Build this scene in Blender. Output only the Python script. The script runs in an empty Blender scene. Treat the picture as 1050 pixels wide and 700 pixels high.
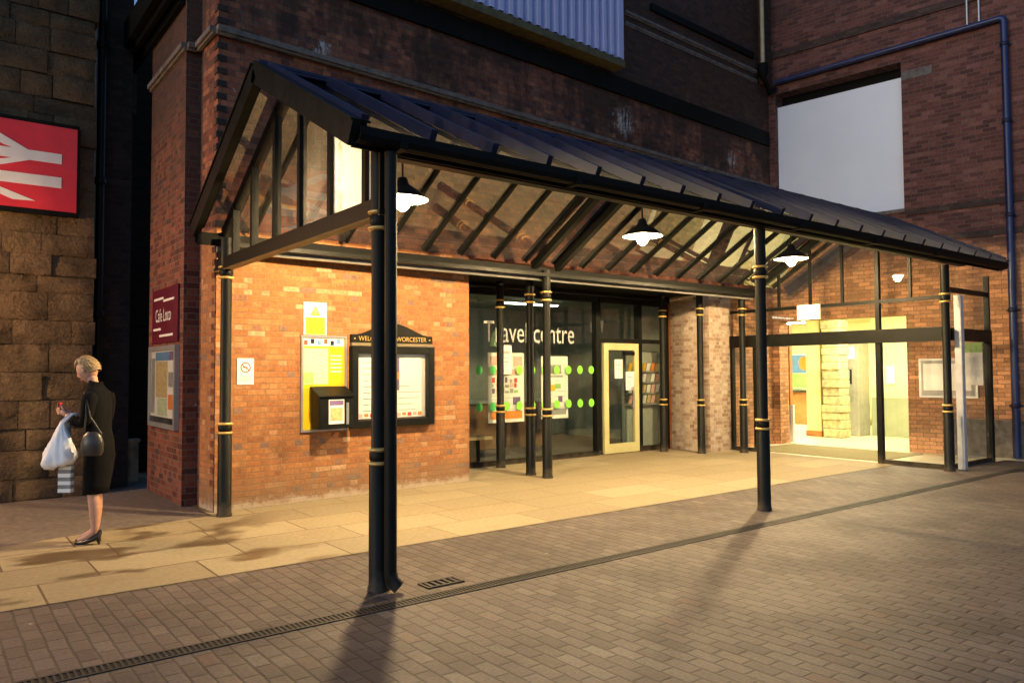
import bpy, bmesh, math, random
from mathutils import Vector, Matrix
random.seed(7)
V = Vector
PI = math.pi
scene = bpy.context.scene
col = scene.collection

# ------------------------------------------------------------------ mesh helpers
class MB:
    """collects geometry in world coordinates; build() links it as ONE object"""
    def __init__(s): s.v = []; s.f = []; s.m = []; s.sm = []
    def add(s, verts, faces, mi=0, smooth=False):
        o = len(s.v); s.v += [tuple(p) for p in verts]
        for f in faces: s.f.append([i + o for i in f]); s.m.append(mi); s.sm.append(smooth)
        return s
    def quad(s, a, b, c, d, mi=0): return s.add([a, b, c, d], [(0, 1, 2, 3)], mi)
    def poly(s, pts, mi=0): return s.add(pts, [tuple(range(len(pts)))], mi)
    def hexa(s, p, mi=0, bev=0):
        # p: 8 points, bottom ring 0-3 (ccw from above), top ring 4-7
        return s.add(p, [(3, 2, 1, 0), (4, 5, 6, 7), (0, 1, 5, 4), (1, 2, 6, 5), (2, 3, 7, 6), (3, 0, 4, 7)], mi)
    def box(s, x0, x1, y0, y1, z0, z1, mi=0):
        return s.hexa([(x0, y0, z0), (x1, y0, z0), (x1, y1, z0), (x0, y1, z0), (x0, y0, z1), (x1, y0, z1), (x1, y1, z1), (x0, y1, z1)], mi)
    def obox(s, o, ax, ay, az, a, b, mi=0):
        # oriented box: o + ax*[a0,b0] + ay*[a1,b1] + az*[a2,b2]
        o, ax, ay, az = V(o), V(ax), V(ay), V(az); P = []
        for k in (a[2], b[2]):
            for i, j in ((a[0], a[1]), (b[0], a[1]), (b[0], b[1]), (a[0], b[1])):
                P.append(o + ax * i + ay * j + az * k)
        return s.hexa(P, mi)
    def bar(s, p, q, w, h, up=(0, 0, 1), mi=0):
        p, q = V(p), V(q); d = (q - p); L = d.length; d.normalize()
        sd = d.cross(V(up)).normalized(); u = sd.cross(d).normalized()
        return s.obox(p, d, sd, u, (0, -w / 2, -h / 2), (L, w / 2, h / 2), mi)
    def tube(s, pts, r, n=10, mi=0, cap=True, smooth=True):
        pts = [V(p) for p in pts]; rs = r if isinstance(r, (list, tuple)) else [r] * len(pts)
        rings = []; prev = None
        for i, p in enumerate(pts):
            if i == 0: d = pts[1] - p
            elif i == len(pts) - 1: d = p - pts[i - 1]
            else: d = (pts[i + 1] - p).normalized() + (p - pts[i - 1]).normalized()
            d.normalize()
            if prev is None:
                a = V((0, 0, 1)) if abs(d.z) < .9 else V((1, 0, 0))
                x = d.cross(a).normalized()
            else: x = (prev - d * prev.dot(d)).normalized()
            prev = x; y = d.cross(x)
            rings.append([p + (x * math.cos(2 * PI * k / n) + y * math.sin(2 * PI * k / n)) * rs[i] for k in range(n)])
        vs = [q for R in rings for q in R]; fs = []
        for i in range(len(pts) - 1):
            for k in range(n):
                fs.append((i * n + k, i * n + (k + 1) % n, (i + 1) * n + (k + 1) % n, (i + 1) * n + k))
        s.add(vs, fs, mi, smooth)
        if cap:
            s.add(rings[0], [tuple(range(n - 1, -1, -1))], mi); s.add(rings[-1], [tuple(range(n))], mi)
        return s
    def lathe(s, c, prof, n=20, mi=0, smooth=True, rot=0):
        c = V(c); vs = []; fs = []
        for r, z in prof:
            for k in range(n):
                a = 2 * PI * k / n + rot
                vs.append(c + V((r * math.cos(a), r * math.sin(a), z)))
        for i in range(len(prof) - 1):
            for k in range(n):
                fs.append((i * n + k, i * n + (k + 1) % n, (i + 1) * n + (k + 1) % n, (i + 1) * n + k))
        s.add(vs, fs, mi, smooth)
        if prof[0][0] > 1e-4: s.add(vs[:n], [tuple(range(n - 1, -1, -1))], mi)
        if prof[-1][0] > 1e-4: s.add(vs[-n:], [tuple(range(n))], mi)
        return s
    def prism(s, pts, d, mi=0):
        # pts: polygon, extruded by vector d
        n = len(pts); d = V(d); a = [V(p) for p in pts]; b = [p + d for p in a]
        s.add(a + b, [tuple(range(n - 1, -1, -1)), tuple(range(n, 2 * n))] + [(i, (i + 1) % n, n + (i + 1) % n, n + i) for i in range(n)], mi)
        return s
    def ball(s, c, r, nu=14, nv=10, mi=0, M=None):
        c = V(c); r = V(r) if not isinstance(r, (int, float)) else V((r, r, r)); vs = []; fs = []
        for j in range(nv + 1):
            t = PI * j / nv
            for i in range(nu):
                a = 2 * PI * i / nu
                p = V((r.x * math.sin(t) * math.cos(a), r.y * math.sin(t) * math.sin(a), r.z * math.cos(t)))
                vs.append(c + (M @ p if M else p))
        for j in range(nv):
            for i in range(nu):
                fs.append((j * nu + i, (j + 1) * nu + i, (j + 1) * nu + (i + 1) % nu, j * nu + (i + 1) % nu))
        return s.add(vs, fs, mi, True)
    def build(s, name, mats, parent=None, loc=None, bevel=0):
        if not isinstance(mats, (list, tuple)): mats = [mats]
        me = bpy.data.meshes.new(name); root = parent
        while root is not None and root.parent is not None: root = root.parent
        base = V(root.location) if root is not None else V(loc if loc is not None else (0, 0, 0))
        me.from_pydata([V(p) - base for p in s.v], [], s.f)
        for m in mats: me.materials.append(m)
        for p, mi, sm in zip(me.polygons, s.m, s.sm): p.material_index = mi; p.use_smooth = sm
        me.update()
        if bevel > 0:
            bm = bmesh.new(); bm.from_mesh(me)
            bmesh.ops.remove_doubles(bm, verts=bm.verts, dist=1e-5)
            es = [e for e in bm.edges if len(e.link_faces) == 2 and e.calc_face_angle(0) > .6]
            bmesh.ops.bevel(bm, geom=es, offset=bevel, segments=2, affect='EDGES', profile=.6)
            bm.to_mesh(me); bm.free()
        uv = me.uv_layers.new(name='UVMap').data
        for p in me.polygons:
            n = p.normal
            if abs(n.z) > .8:
                for li in p.loop_indices:
                    q = me.vertices[me.loops[li].vertex_index].co + base; uv[li].uv = (q.x, q.y)
            else:
                t = V((-n.y, n.x, 0)).normalized(); b = n.cross(t)
                for li in p.loop_indices:
                    q = me.vertices[me.loops[li].vertex_index].co + base; uv[li].uv = (q.dot(t), q.dot(b))
        o = bpy.data.objects.new(name, me); col.objects.link(o)
        if parent is not None: o.parent = parent
        else: o.location = base
        return o

def tag(o, label=None, cat=None, group=None, kind=None):
    if label: o['label'] = label
    if cat: o['category'] = cat
    if group: o['group'] = group
    if kind: o['kind'] = kind
    return o
def thing(name, loc, label, cat, group=None):
    o = bpy.data.objects.new(name, None); col.objects.link(o); o.location = loc; o.empty_display_size = .1
    return tag(o, label, cat, group)
def copy_tree(o, parent=None):
    c = o.copy(); col.objects.link(c); c.parent = parent
    for ch in o.children: copy_tree(ch, c)
    return c
def text_geo(body, size, extrude=.0):
    cu = bpy.data.curves.new('txt', 'FONT'); cu.body = body; cu.size = size; cu.extrude = extrude; cu.resolution_u = 4
    ob = bpy.data.objects.new('txt', cu); col.objects.link(ob)
    dg = bpy.context.evaluated_depsgraph_get(); me = bpy.data.meshes.new_from_object(ob.evaluated_get(dg))
    vs = [v.co.copy() for v in me.vertices]; fs = [tuple(p.vertices) for p in me.polygons]
    bpy.data.objects.remove(ob); bpy.data.meshes.remove(me); bpy.data.curves.remove(cu)
    return vs, fs
def put_text(mb, body, o, ax, az, width=None, height=None, mi=0, center=False, size=1.0):
    vs, fs = text_geo(body, size); xs = [v.x for v in vs]; ys = [v.y for v in vs]
    w = max(xs) - min(xs); h = max(ys) - min(ys); kx = width / w if width else 1; ky = height / h if height else kx
    if not width: kx = ky
    x0 = min(xs); y0 = min(ys); o, ax, az = V(o), V(ax), V(az)
    off = -w * kx / 2 if center else 0
    mb.add([o + ax * ((v.x - x0) * kx + off) + az * ((v.y - y0) * ky) for v in vs], fs, mi)
def skin_geo(joints, edges, sub=2):
    me = bpy.data.meshes.new('sk'); me.from_pydata([j[0] for j in joints], edges, []); ob = bpy.data.objects.new('sk', me); col.objects.link(ob)
    sk = ob.modifiers.new('s', 'SKIN'); sk.branch_smoothing = .5; sk.use_smooth_shade = True
    for v, j in zip(me.skin_vertices[0].data, joints): r = j[1]; v.radius = r if isinstance(r, tuple) else (r, r)
    me.skin_vertices[0].data[0].use_root = True
    sb = ob.modifiers.new('b', 'SUBSURF'); sb.levels = sub; sb.render_levels = sub
    dg = bpy.context.evaluated_depsgraph_get(); m2 = bpy.data.meshes.new_from_object(ob.evaluated_get(dg))
    vs = [v.co.copy() for v in m2.vertices]; fs = [tuple(p.vertices) for p in m2.polygons]
    bpy.data.objects.remove(ob); bpy.data.meshes.remove(m2); bpy.data.meshes.remove(me)
    return vs, fs

# ------------------------------------------------------------------ material helpers
class NT:
    def __init__(s, name):
        s.mat = bpy.data.materials.new(name); s.mat.use_nodes = True; s.t = s.mat.node_tree; s.t.nodes.clear()
        s.out = s.n('ShaderNodeOutputMaterial')
    def n(s, typ, inp=None, **kw):
        nd = s.t.nodes.new(typ)
        for k, v in kw.items(): setattr(nd, k, v)
        for k, v in (inp or {}).items(): s.set(nd, k, v)
        return nd
    def set(s, nd, k, v):
        i = nd.inputs[k]
        if isinstance(v, bpy.types.NodeSocket): s.t.links.new(v, i)
        elif isinstance(v, bpy.types.Node): s.t.links.new(v.outputs[0], i)
        else:
            if isinstance(v, (tuple, list)) and len(v) == 3 and i.type == 'RGBA': v = (*v, 1)
            i.default_value = v
    def math(s, op, a, b=0., clamp=False): return s.n('ShaderNodeMath', {0: a, 1: b}, operation=op, use_clamp=clamp).outputs[0]
    def mix(s, f, a, b, mode='MIX'):
        nd = s.n('ShaderNodeMix', data_type='RGBA', blend_type=mode); s.set(nd, 0, f); s.set(nd, 6, a); s.set(nd, 7, b); return nd.outputs[2]
    def noise(s, vec, scale, detail=4, rough=.55): return s.n('ShaderNodeTexNoise', {'Vector': vec, 'Scale': scale, 'Detail': detail, 'Roughness': rough}).outputs[0]
    def ramp(s, f, stops, interp='LINEAR'):
        nd = s.n('ShaderNodeValToRGB', {0: f}); cr = nd.color_ramp; cr.interpolation = interp
        while len(cr.elements) < len(stops): cr.elements.new(.5)
        for e, (p, c) in zip(cr.elements, stops): e.position = p; e.color = (*c, 1) if len(c) == 3 else c
        return nd.outputs[0]
    def step(s, f, a, b): return s.n('ShaderNodeMapRange', {0: f, 1: a, 2: b, 3: 0., 4: 1.}, interpolation_type='SMOOTHSTEP').outputs[0]
    def pos(s): return s.n('ShaderNodeNewGeometry').outputs[0]
    def uv(s): return s.n('ShaderNodeUVMap', uv_map='UVMap').outputs[0]
    def xyz(s, v): return s.n('ShaderNodeSeparateXYZ', {0: v}).outputs
    def bsdf(s, colr, rough=.6, metal=0., bump=None, bstr=.3, bdist=.01, spec=.5):
        b = s.n('ShaderNodeBsdfPrincipled', {'Base Color': colr, 'Roughness': rough, 'Metallic': metal, 'Specular IOR Level': spec})
        if bump is not None: s.set(b, 'Normal', s.n('ShaderNodeBump', {'Height': bump, 'Strength': bstr, 'Distance': bdist}).outputs[0])
        s.t.links.new(b.outputs[0], s.out.inputs[0]); return s.mat
    def surf(s, sh): s.t.links.new(sh, s.out.inputs[0]); return s.mat

def plain(name, c, rough=.5, metal=0., var=.15, scale=6, bstr=.06, spec=.5):
    t = NT(name); p = t.pos(); n = t.noise(p, scale, 5)
    c2 = tuple(x * (1 - var) for x in c); c3 = tuple(min(1, x * (1 + var)) for x in c)
    return t.bsdf(t.ramp(n, [(.3, c2), (.7, c3)]), t.math('ADD', t.math('MULTIPLY', n, .2), rough - .1), metal, t.noise(p, scale * 8, 3), bstr, .004, spec)
def emit(name, c, s):
    t = NT(name); return t.surf(t.n('ShaderNodeEmission', {0: (*c, 1), 1: s}).outputs[0])
def brick(name, ramp, mortar, soot=None, white=.0, bw=.225, bh=.075, ms=.006, rough=.85, squash=.5, bump=.5, dots=(), base=False, lower=None):
    t = NT(name); uv = t.uv(); p = t.pos()
    wob = t.n('ShaderNodeVectorMath', {0: uv, 1: t.n('ShaderNodeVectorMath', {0: t.n('ShaderNodeVectorMath', {0: t.n('ShaderNodeTexNoise', {'Vector': p, 'Scale': 9., 'Detail': 2.}).outputs[1], 1: (.5, .5, .5)}, operation='SUBTRACT').outputs[0], 'Scale': .012}, operation='SCALE').outputs[0]}, operation='ADD').outputs[0]
    bt = t.n('ShaderNodeTexBrick', {'Vector': wob, 'Color1': (0, 0, 0, 1), 'Color2': (1, 1, 1, 1), 'Mortar': (.5, .5, .5, 1), 'Scale': 1., 'Mortar Size': ms, 'Mortar Smooth': .3, 'Bias': 0., 'Brick Width': bw, 'Row Height': bh}, offset=.5, offset_frequency=2, squash=squash, squash_frequency=2)
    c = t.ramp(bt.outputs[0], ramp)
    n1 = t.noise(p, 30, 4); n2 = t.noise(p, 1.1, 5, .6); n3 = t.noise(p, 4.5, 5, .65)
    c = t.mix(1., c, t.ramp(n1, [(.3, (.72, .72, .72)), (.7, (1.2, 1.2, 1.2))]), 'MULTIPLY')
    c = t.mix(t.math('MULTIPLY', t.step(n3, .5, .75), .5), c, tuple(x * .35 for x in ramp[1][1]))
    mfac = t.math('MULTIPLY', bt.outputs[1], 1.)
    c = t.mix(mfac, c, mortar)
    if soot:  # sooty staining in irregular patches, heavier above a height
        z = t.xyz(p)[2]; s0, s1, amt, cs = soot
        nr = t.noise(t.n('ShaderNodeVectorMath', {0: p, 1: (1.8, 1.8, .35)}, operation='MULTIPLY').outputs[0], 1.6, 6, .65)
        m = t.step(t.math('ADD', z, t.math('ADD', t.math('MULTIPLY', t.math('SUBTRACT', n2, .5), 4.5), t.math('MULTIPLY', t.math('SUBTRACT', nr, .5), 4.))), s0, s1)
        c = t.mix(t.math('MULTIPLY', m, amt), c, cs)
    if white > 0:
        wm = t.math('MULTIPLY', t.step(t.noise(p, 2.3, 8, .75), .66, .74), white)
        c = t.mix(wm, c, (.5, .47, .42))
    if lower:  # warm lamp light painted into the brick colour below the first band
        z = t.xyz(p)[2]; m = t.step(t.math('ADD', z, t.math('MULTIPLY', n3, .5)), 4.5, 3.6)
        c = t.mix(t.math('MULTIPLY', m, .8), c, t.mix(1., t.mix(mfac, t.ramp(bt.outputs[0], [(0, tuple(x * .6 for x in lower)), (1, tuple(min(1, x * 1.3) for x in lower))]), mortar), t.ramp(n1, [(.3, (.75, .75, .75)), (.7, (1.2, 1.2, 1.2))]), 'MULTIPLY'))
    if base:  # grime and cement splash along the foot of the wall
        z = t.xyz(p)[2]; m = t.step(t.math('ADD', z, t.math('MULTIPLY', n3, .9)), .95, .55)
        c = t.mix(t.math('MULTIPLY', m, .6), c, (.22, .15, .09)); m = t.step(t.math('ADD', z, t.math('MULTIPLY', t.noise(p, 7, 6, .7), .35)), .30, .2); c = t.mix(t.math('MULTIPLY', m, .7), c, (.5, .42, .32))
    for (q, r) in dots:  # lime bloom in its own patches
        d = t.n('ShaderNodeVectorMath', {0: t.n('ShaderNodeVectorMath', {0: p, 1: q}, operation='SUBTRACT').outputs[0]}, operation='LENGTH').outputs[1]
        m = t.step(t.math('ADD', t.math('DIVIDE', d, r), t.math('MULTIPLY', t.noise(p, 9, 8, .85), 2.6)), 1.95, 1.35)
        m = t.math('MULTIPLY', m, t.step(t.noise(t.n('ShaderNodeVectorMath', {0: p, 1: (1., 1., .3)}, operation='MULTIPLY').outputs[0], 14, 5, .7), .42, .58))
        c = t.mix(t.math('MULTIPLY', m, .75), c, (.62, .58, .56))
    h = t.math('ADD', t.math('SUBTRACT', 1., bt.outputs[1]), t.math('MULTIPLY', n1, .45))
    h = t.math('ADD', h, t.math('MULTIPLY', bt.outputs[0], .25))
    return t.bsdf(c, rough, 0, h, bump, .012, .3)
def glass(name, tint=(.95, .97, .96), refl=1.0, dirt=.0, dirtc=(.5, .48, .44), rough=.0, ds=1.5, eave=0.):
    t = NT(name); p = t.pos()
    tr = t.n('ShaderNodeBsdfTransparent', {0: tint}).outputs[0]
    gl = t.n('ShaderNodeBsdfGlossy', {0: (1, 1, 1), 'Roughness': rough}).outputs[0]
    fc = t.n('ShaderNodeLayerWeight', {'Blend': .5}).outputs['Facing']
    f = t.math('MULTIPLY', t.math('ADD', .045, t.math('MULTIPLY', t.math('POWER', fc, 5.), .95)), refl * 1.5, True)
    sh = t.n('ShaderNodeMixShader', {0: f, 1: tr, 2: gl}).outputs[0]
    if dirt > 0:
        df = t.n('ShaderNodeBsdfDiffuse', {0: dirtc}).outputs[0]; tl = t.n('ShaderNodeBsdfTranslucent', {0: dirtc}).outputs[0]
        dd = t.n('ShaderNodeMixShader', {0: .55, 1: df, 2: tl}).outputs[0]
        dm = t.math('MULTIPLY', t.step(t.noise(p, ds, 7, .7), .25, .75), t.math('MULTIPLY', t.math('ADD', 1., t.math('MULTIPLY', t.math('POWER', fc, 2.), 3.)), dirt))
        if eave > 0: dm = t.math('ADD', dm, t.math('MULTIPLY', t.step(t.math('ADD', t.xyz(p)[2], t.math('MULTIPLY', t.noise(p, 3, 5), .2)), 3.70, 3.42), eave), True)
        sh = t.n('ShaderNodeMixShader', {0: dm, 1: sh, 2: dd}).outputs[0]
    return t.surf(sh)

M = {}
RED = [(.0, (.10, .032, .022)), (.3, (.20, .062, .036)), (.55, (.26, .085, .045)), (.8, (.33, .125, .065)), (1., (.13, .06, .05))]
ORG = [(.0, (.20, .12, .09)), (.05, (.24, .14, .10)), (.09, (.30, .115, .045)), (.35, (.345, .138, .05)), (.7, (.38, .158, .058)), (.92, (.42, .195, .08)), (1., (.50, .30, .17))]
PUR = [(.0, (.075, .030, .026)), (.35, (.125, .046, .038)), (.7, (.155, .058, .047)), (1., (.20, .085, .07))]
M['brick_up'] = brick('sooty_red_brick', RED, (.10, .075, .06), soot=(5.3, 6.6, .82, (.026, .018, .014)), white=.6, dots=(((9.84, 9.38, 6.05), .5), ((3.98, 9.09, 5.75), .22), ((13.2, 9.5, 5.95), .35)))
M['brick_low'] = brick('orange_brick', ORG, (.27, .16, .085), white=.55, bump=.8, base=True, bh=.070, bw=.218)
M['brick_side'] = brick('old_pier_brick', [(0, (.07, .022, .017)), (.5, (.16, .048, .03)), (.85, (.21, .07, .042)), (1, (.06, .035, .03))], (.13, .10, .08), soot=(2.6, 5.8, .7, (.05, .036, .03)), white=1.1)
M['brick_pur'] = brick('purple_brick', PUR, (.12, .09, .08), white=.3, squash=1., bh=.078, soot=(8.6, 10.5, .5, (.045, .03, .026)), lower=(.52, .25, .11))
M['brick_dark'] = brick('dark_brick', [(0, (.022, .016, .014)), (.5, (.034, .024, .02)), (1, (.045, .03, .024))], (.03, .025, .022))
M['brick_pale'] = brick('scuffed_pier_brick', [(0, (.28, .17, .12)), (.5, (.44, .32, .24)), (1, (.52, .42, .33))], (.42, .36, .28), white=.9)
M['black0'] = plain('black_paint', (.005, .0055, .0045), .45, var=.3, spec=.12)
M['blackm'] = plain('black_matt', (.007, .007, .0065), .62, var=.3, spec=.08)
def chipped(name):
    t = NT(name); p = t.pos(); n = t.noise(p, 7, 6, .7); ch = t.step(t.noise(p, 23, 6, .72), .68, .72)
    c = t.mix(t.math('MULTIPLY', ch, .7), t.ramp(n, [(.3, (.0045, .005, .004)), (.7, (.009, .0095, .008))]), (.05, .035, .025))
    z = t.xyz(p)[2]; c = t.mix(t.math('MULTIPLY', t.step(t.math('ADD', z, t.math('MULTIPLY', n, .5)), .42, .22), .6), c, (.09, .07, .05))
    return t.bsdf(c, t.math('ADD', .32, t.math('MULTIPLY', n, .3)), 0, t.math('ADD', t.noise(p, 60, 3), t.math('MULTIPLY', ch, -.6)), .25, .004, .15)
M['black'] = chipped('old_black_gloss_paint')
M['navy'] = plain('navy_paint', (.006, .008, .034), .5, var=.3, spec=.4)
M['pipe_blue'] = plain('blue_pipe_paint', (.010, .020, .085), .4, var=.3)
M['gold'] = plain('gold_paint', (.62, .40, .12), .35, .35, .1)
M['grey_steel'] = plain('grey_steel', (.42, .42, .42), .32, .6, .1)
M['pale_post'] = plain('pale_grey_paint', (.55, .54, .53), .45)
M['stone_trim'] = plain('grey_stone_trim', (.13, .11, .10), .85, var=.45, scale=9, bstr=.3)
M['lead'] = plain('lead_flashing', (.05, .05, .048), .6)
M['corr'] = plain('lilac_sheet', (.47, .48, .74), .45, var=.06, scale=1.5)
M['white_board'] = plain('white_board', (.80, .83, .92), .6, var=.04, scale=.8)
M['rail_red'] = plain('red_enamel', (.62, .018, .022), .35, var=.08)
M['sign_white'] = plain('white_enamel', (.72, .70, .68), .4, var=.05)
M['maroon'] = plain('maroon_enamel', (.095, .008, .022), .4)
M['paper'] = plain('white_paper', (.80, .79, .76), .7, var=.03)
M['yellow'] = plain('yellow_panel', (.82, .46, .006), .5, var=.05)
M['safety'] = plain('bright_yellow', (.82, .68, .01), .45, var=.03)
M['red'] = plain('print_red', (.62, .06, .05), .6)
M['orange'] = plain('print_orange', (.8, .24, .03), .6)
M['pink'] = plain('print_pink', (.75, .42, .38), .6)
M['green'] = plain('print_green', (.3, .55, .16), .6)
M['lime'] = plain('lime_vinyl', (.24, .70, .06), .5, var=.05)
M['limed'] = plain('green_vinyl', (.08, .55, .12), .5, var=.05)
M['blue'] = plain('print_blue', (.10, .25, .5), .6)
M['purple'] = plain('print_purple', (.16, .10, .24), .6)
M['tan'] = plain('print_tan', (.55, .42, .2), .6, var=.3, scale=25)
M['pgrey'] = plain('print_grey', (.3, .3, .3), .6)
M['mapc'] = plain('map_tints', (.5, .6, .4), .6, var=.35, scale=30)
M['doorframe'] = plain('yellow_green_frame', (.58, .54, .26), .4, var=.05)
M['wood'] = plain('varnished_wood', (.42, .16, .05), .5, var=.2)
M['cream'] = plain('pale_yellow_paint', (.80, .73, .40), .7, var=.04)
M['dado'] = plain('grey_green_dado', (.34, .38, .24), .6, var=.05)
M['tile'] = plain('pale_floor_tile', (.62, .58, .42), .35, var=.06)
M['mat'] = plain('coir_mat', (.22, .19, .09), .95, var=.3, scale=40)
M['shopdark'] = plain('shop_grey_wall', (.30, .33, .29), .8, var=.1)
M['shopfloor'] = plain('shop_dark_carpet', (.09, .085, .075), .9)
M['machine'] = plain('machine_grey', (.36, .36, .30), .4, .1)
M['screen'] = plain('dark_screen', (.02, .025, .03), .15)
M['asphalt'] = plain('dark_setts', (.13, .105, .085), .8, var=.35, scale=14, bstr=.3)
M['iron'] = plain('cast_iron', (.03, .027, .025), .6, .3, .3)
M['glass'] = glass('clear_glass', dirt=.05, ds=3)
M['roofglass'] = glass('dirty_roof_glass', (.80, .80, .78), refl=2.6, dirt=.05, dirtc=(.5, .46, .42), rough=.012, eave=.08)
M['roofglass_front'] = glass('dirty_roof_glass_front', (.62, .66, .66), refl=.16, dirt=.01, dirtc=(.55, .52, .48), rough=.01, eave=.10)
M['opal'] = glass('opal_gable_sheet', (.95, .93, .9), refl=1.0, dirt=1.1, dirtc=(.75, .72, .68))
M['semi'] = glass('hazy_gable_sheet', (.95, .93, .9), refl=1.0, dirt=.05, dirtc=(.7, .66, .6))
M['gableglass'] = glass('dusty_gable_glass', (.93, .92, .9), refl=.7, dirt=.015, dirtc=(.62, .56, .48))
M['shopglass'] = glass('shop_glass', (.90, .95, .90), refl=1.25)
M['lamp'] = emit('lamp_glow', (1., .715, .355), 2350.)
M['enamel'] = plain('white_enamel_inside', (.85, .85, .82), .4, var=.02)
M['tube'] = emit('ceiling_tube', (1., .91, .56), 230.)
M['shoptube'] = emit('shop_tube', (.9, 1., .82), 9.)
M['street'] = emit('sodium_glow', (1., .56, .25), 1250.)
M['whitesign'] = plain('white_sign_face', (.85, .85, .83), .5, var=.02)
M['skin'] = plain('skin', (.52, .27, .18), .5, var=.08, scale=20)
M['hair'] = plain('blonde_hair', (.34, .22, .10), .55, var=.55, scale=60, bstr=.5)
M['suit'] = plain('black_cloth', (.0045, .0045, .005), .9, spec=.12, scale=2.4, bstr=.6)
M['blouse'] = plain('pale_blouse', (.5, .5, .52), .8)
M['shoe'] = plain('black_leather', (.012, .011, .011), .3)
M['plastic'] = plain('white_plastic', (.80, .79, .80), .45, var=.06)
M['stripe'] = plain('grey_stripe', (.22, .22, .21), .8)
M['leather'] = plain('dark_leather', (.03, .026, .022), .35)
M['lip'] = plain('lip_tone', (.42, .13, .10), .5)
M['phone'] = plain('red_case', (.62, .03, .06), .35)

# paving materials
def paver():
    t = NT('grey_brown_pavers'); p = t.pos(); P3 = t.xyz(p); mm = t.math
    wv = t.xyz(t.n('ShaderNodeTexNoise', {'Vector': p, 'Scale': 2.2, 'Detail': 2.}).outputs[1]); wf = t.xyz(t.n('ShaderNodeTexNoise', {'Vector': p, 'Scale': 26., 'Detail': 2.}).outputs[1])
    bl, bh = .200, .105
    a = mm('ADD', P3[1], mm('ADD', mm('MULTIPLY', wv[0], .022), mm('MULTIPLY', wf[0], .010))); b = mm('ADD', P3[0], mm('ADD', mm('MULTIPLY', wv[1], .022), mm('MULTIPLY', wf[1], .010)))
    vy = mm('DIVIDE', b, bh); row = mm('FLOOR', vy); ly = mm('SUBTRACT', mm('SUBTRACT', vy, row), .5)
    rj = t.n('ShaderNodeTexWhiteNoise', {'Vector': t.n('ShaderNodeCombineXYZ', {0: row, 1: 3.3, 2: 0.}).outputs[0]}, noise_dimensions='3D').outputs[0]
    vx = mm('ADD', mm('DIVIDE', a, bl), mm('ADD', mm('MULTIPLY', row, .5), mm('MULTIPLY', rj, .16))); cl = mm('FLOOR', vx); lx = mm('SUBTRACT', mm('SUBTRACT', vx, cl), .5)
    rn = t.n('ShaderNodeTexWhiteNoise', {'Vector': t.n('ShaderNodeCombineXYZ', {0: cl, 1: row, 2: 0.}).outputs[0]}, noise_dimensions='3D'); r0 = rn.outputs[0]; rc = t.xyz(rn.outputs[1])
    de = mm('MINIMUM', mm('MULTIPLY', mm('SUBTRACT', .5, mm('ABSOLUTE', lx)), bl), mm('MULTIPLY', mm('SUBTRACT', .5, mm('ABSOLUTE', ly)), bh))
    n = t.noise(p, 45, 5); n2 = t.noise(p, .8, 6, .65); n3 = t.noise(p, 4.5, 7, .72)
    jw = mm('ADD', .0015, mm('MULTIPLY', t.noise(p, 5, 4, .7), .0075))
    mort = mm('SUBTRACT', 1., mm('MULTIPLY', mm('SUBTRACT', de, jw), 330.), True); mort = mm('MINIMUM', mm('MAXIMUM', mort, 0.), 1.)
    edge = t.step(de, .018, .003)
    c = t.ramp(r0, [(0, (.076, .056, .049)), (.3, (.100, .076, .067)), (.7, (.113, .087, .077)), (.93, (.123, .097, .086)), (.97, (.150, .125, .110)), (1, (.118, .070, .055))])
    c = t.mix(1., c, t.ramp(n, [(.3, (.74, .74, .74)), (.7, (1.22, 1.22, 1.22))]), 'MULTIPLY')
    c = t.mix(mm('MULTIPLY', t.step(n2, .44, .66), .5), c, (.043, .036, .032))
    c = t.mix(mm('MULTIPLY', t.step(n3, .60, .70), .45), c, (.036, .030, .027))
    c = t.mix(mm('MULTIPLY', t.step(t.noise(p, 1.7, 7, .7), .60, .72), .35), c, (.17, .145, .125))
    vo = t.n('ShaderNodeTexVoronoi', {'Vector': p, 'Scale': 2.6}).outputs[0]; vo2 = t.n('ShaderNodeTexVoronoi', {'Vector': p, 'Scale': 1.9, 'Randomness': .95}).outputs[0]
    c = t.mix(mm('MULTIPLY', t.step(vo, .07, .045), .6), c, (.035, .032, .03)); c = t.mix(mm('MULTIPLY', t.step(vo2, .035, .022), .8), c, (.33, .30, .27))
    c = t.mix(mm('MULTIPLY', mort, .72), c, t.mix(t.step(n2, .35, .6), (.060, .049, .042), (.022, .018, .015)))
    tilt = mm('ADD', mm('MULTIPLY', mm('SUBTRACT', rc[0], .5), lx), mm('MULTIPLY', mm('SUBTRACT', rc[1], .5), ly))
    h = mm('ADD', mm('MULTIPLY', tilt, .9), mm('MULTIPLY', rc[2], .35)); h = mm('SUBTRACT', h, mm('MULTIPLY', edge, .16)); h = mm('SUBTRACT', h, mm('MULTIPLY', mort, .8)); h = mm('ADD', h, mm('MULTIPLY', n, .35)); h = mm('ADD', h, mm('MULTIPLY', n3, .5))
    return t.bsdf(c, mm('ADD', .5, mm('MULTIPLY', n2, .3)), 0, h, .8, .009, .4)
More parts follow.
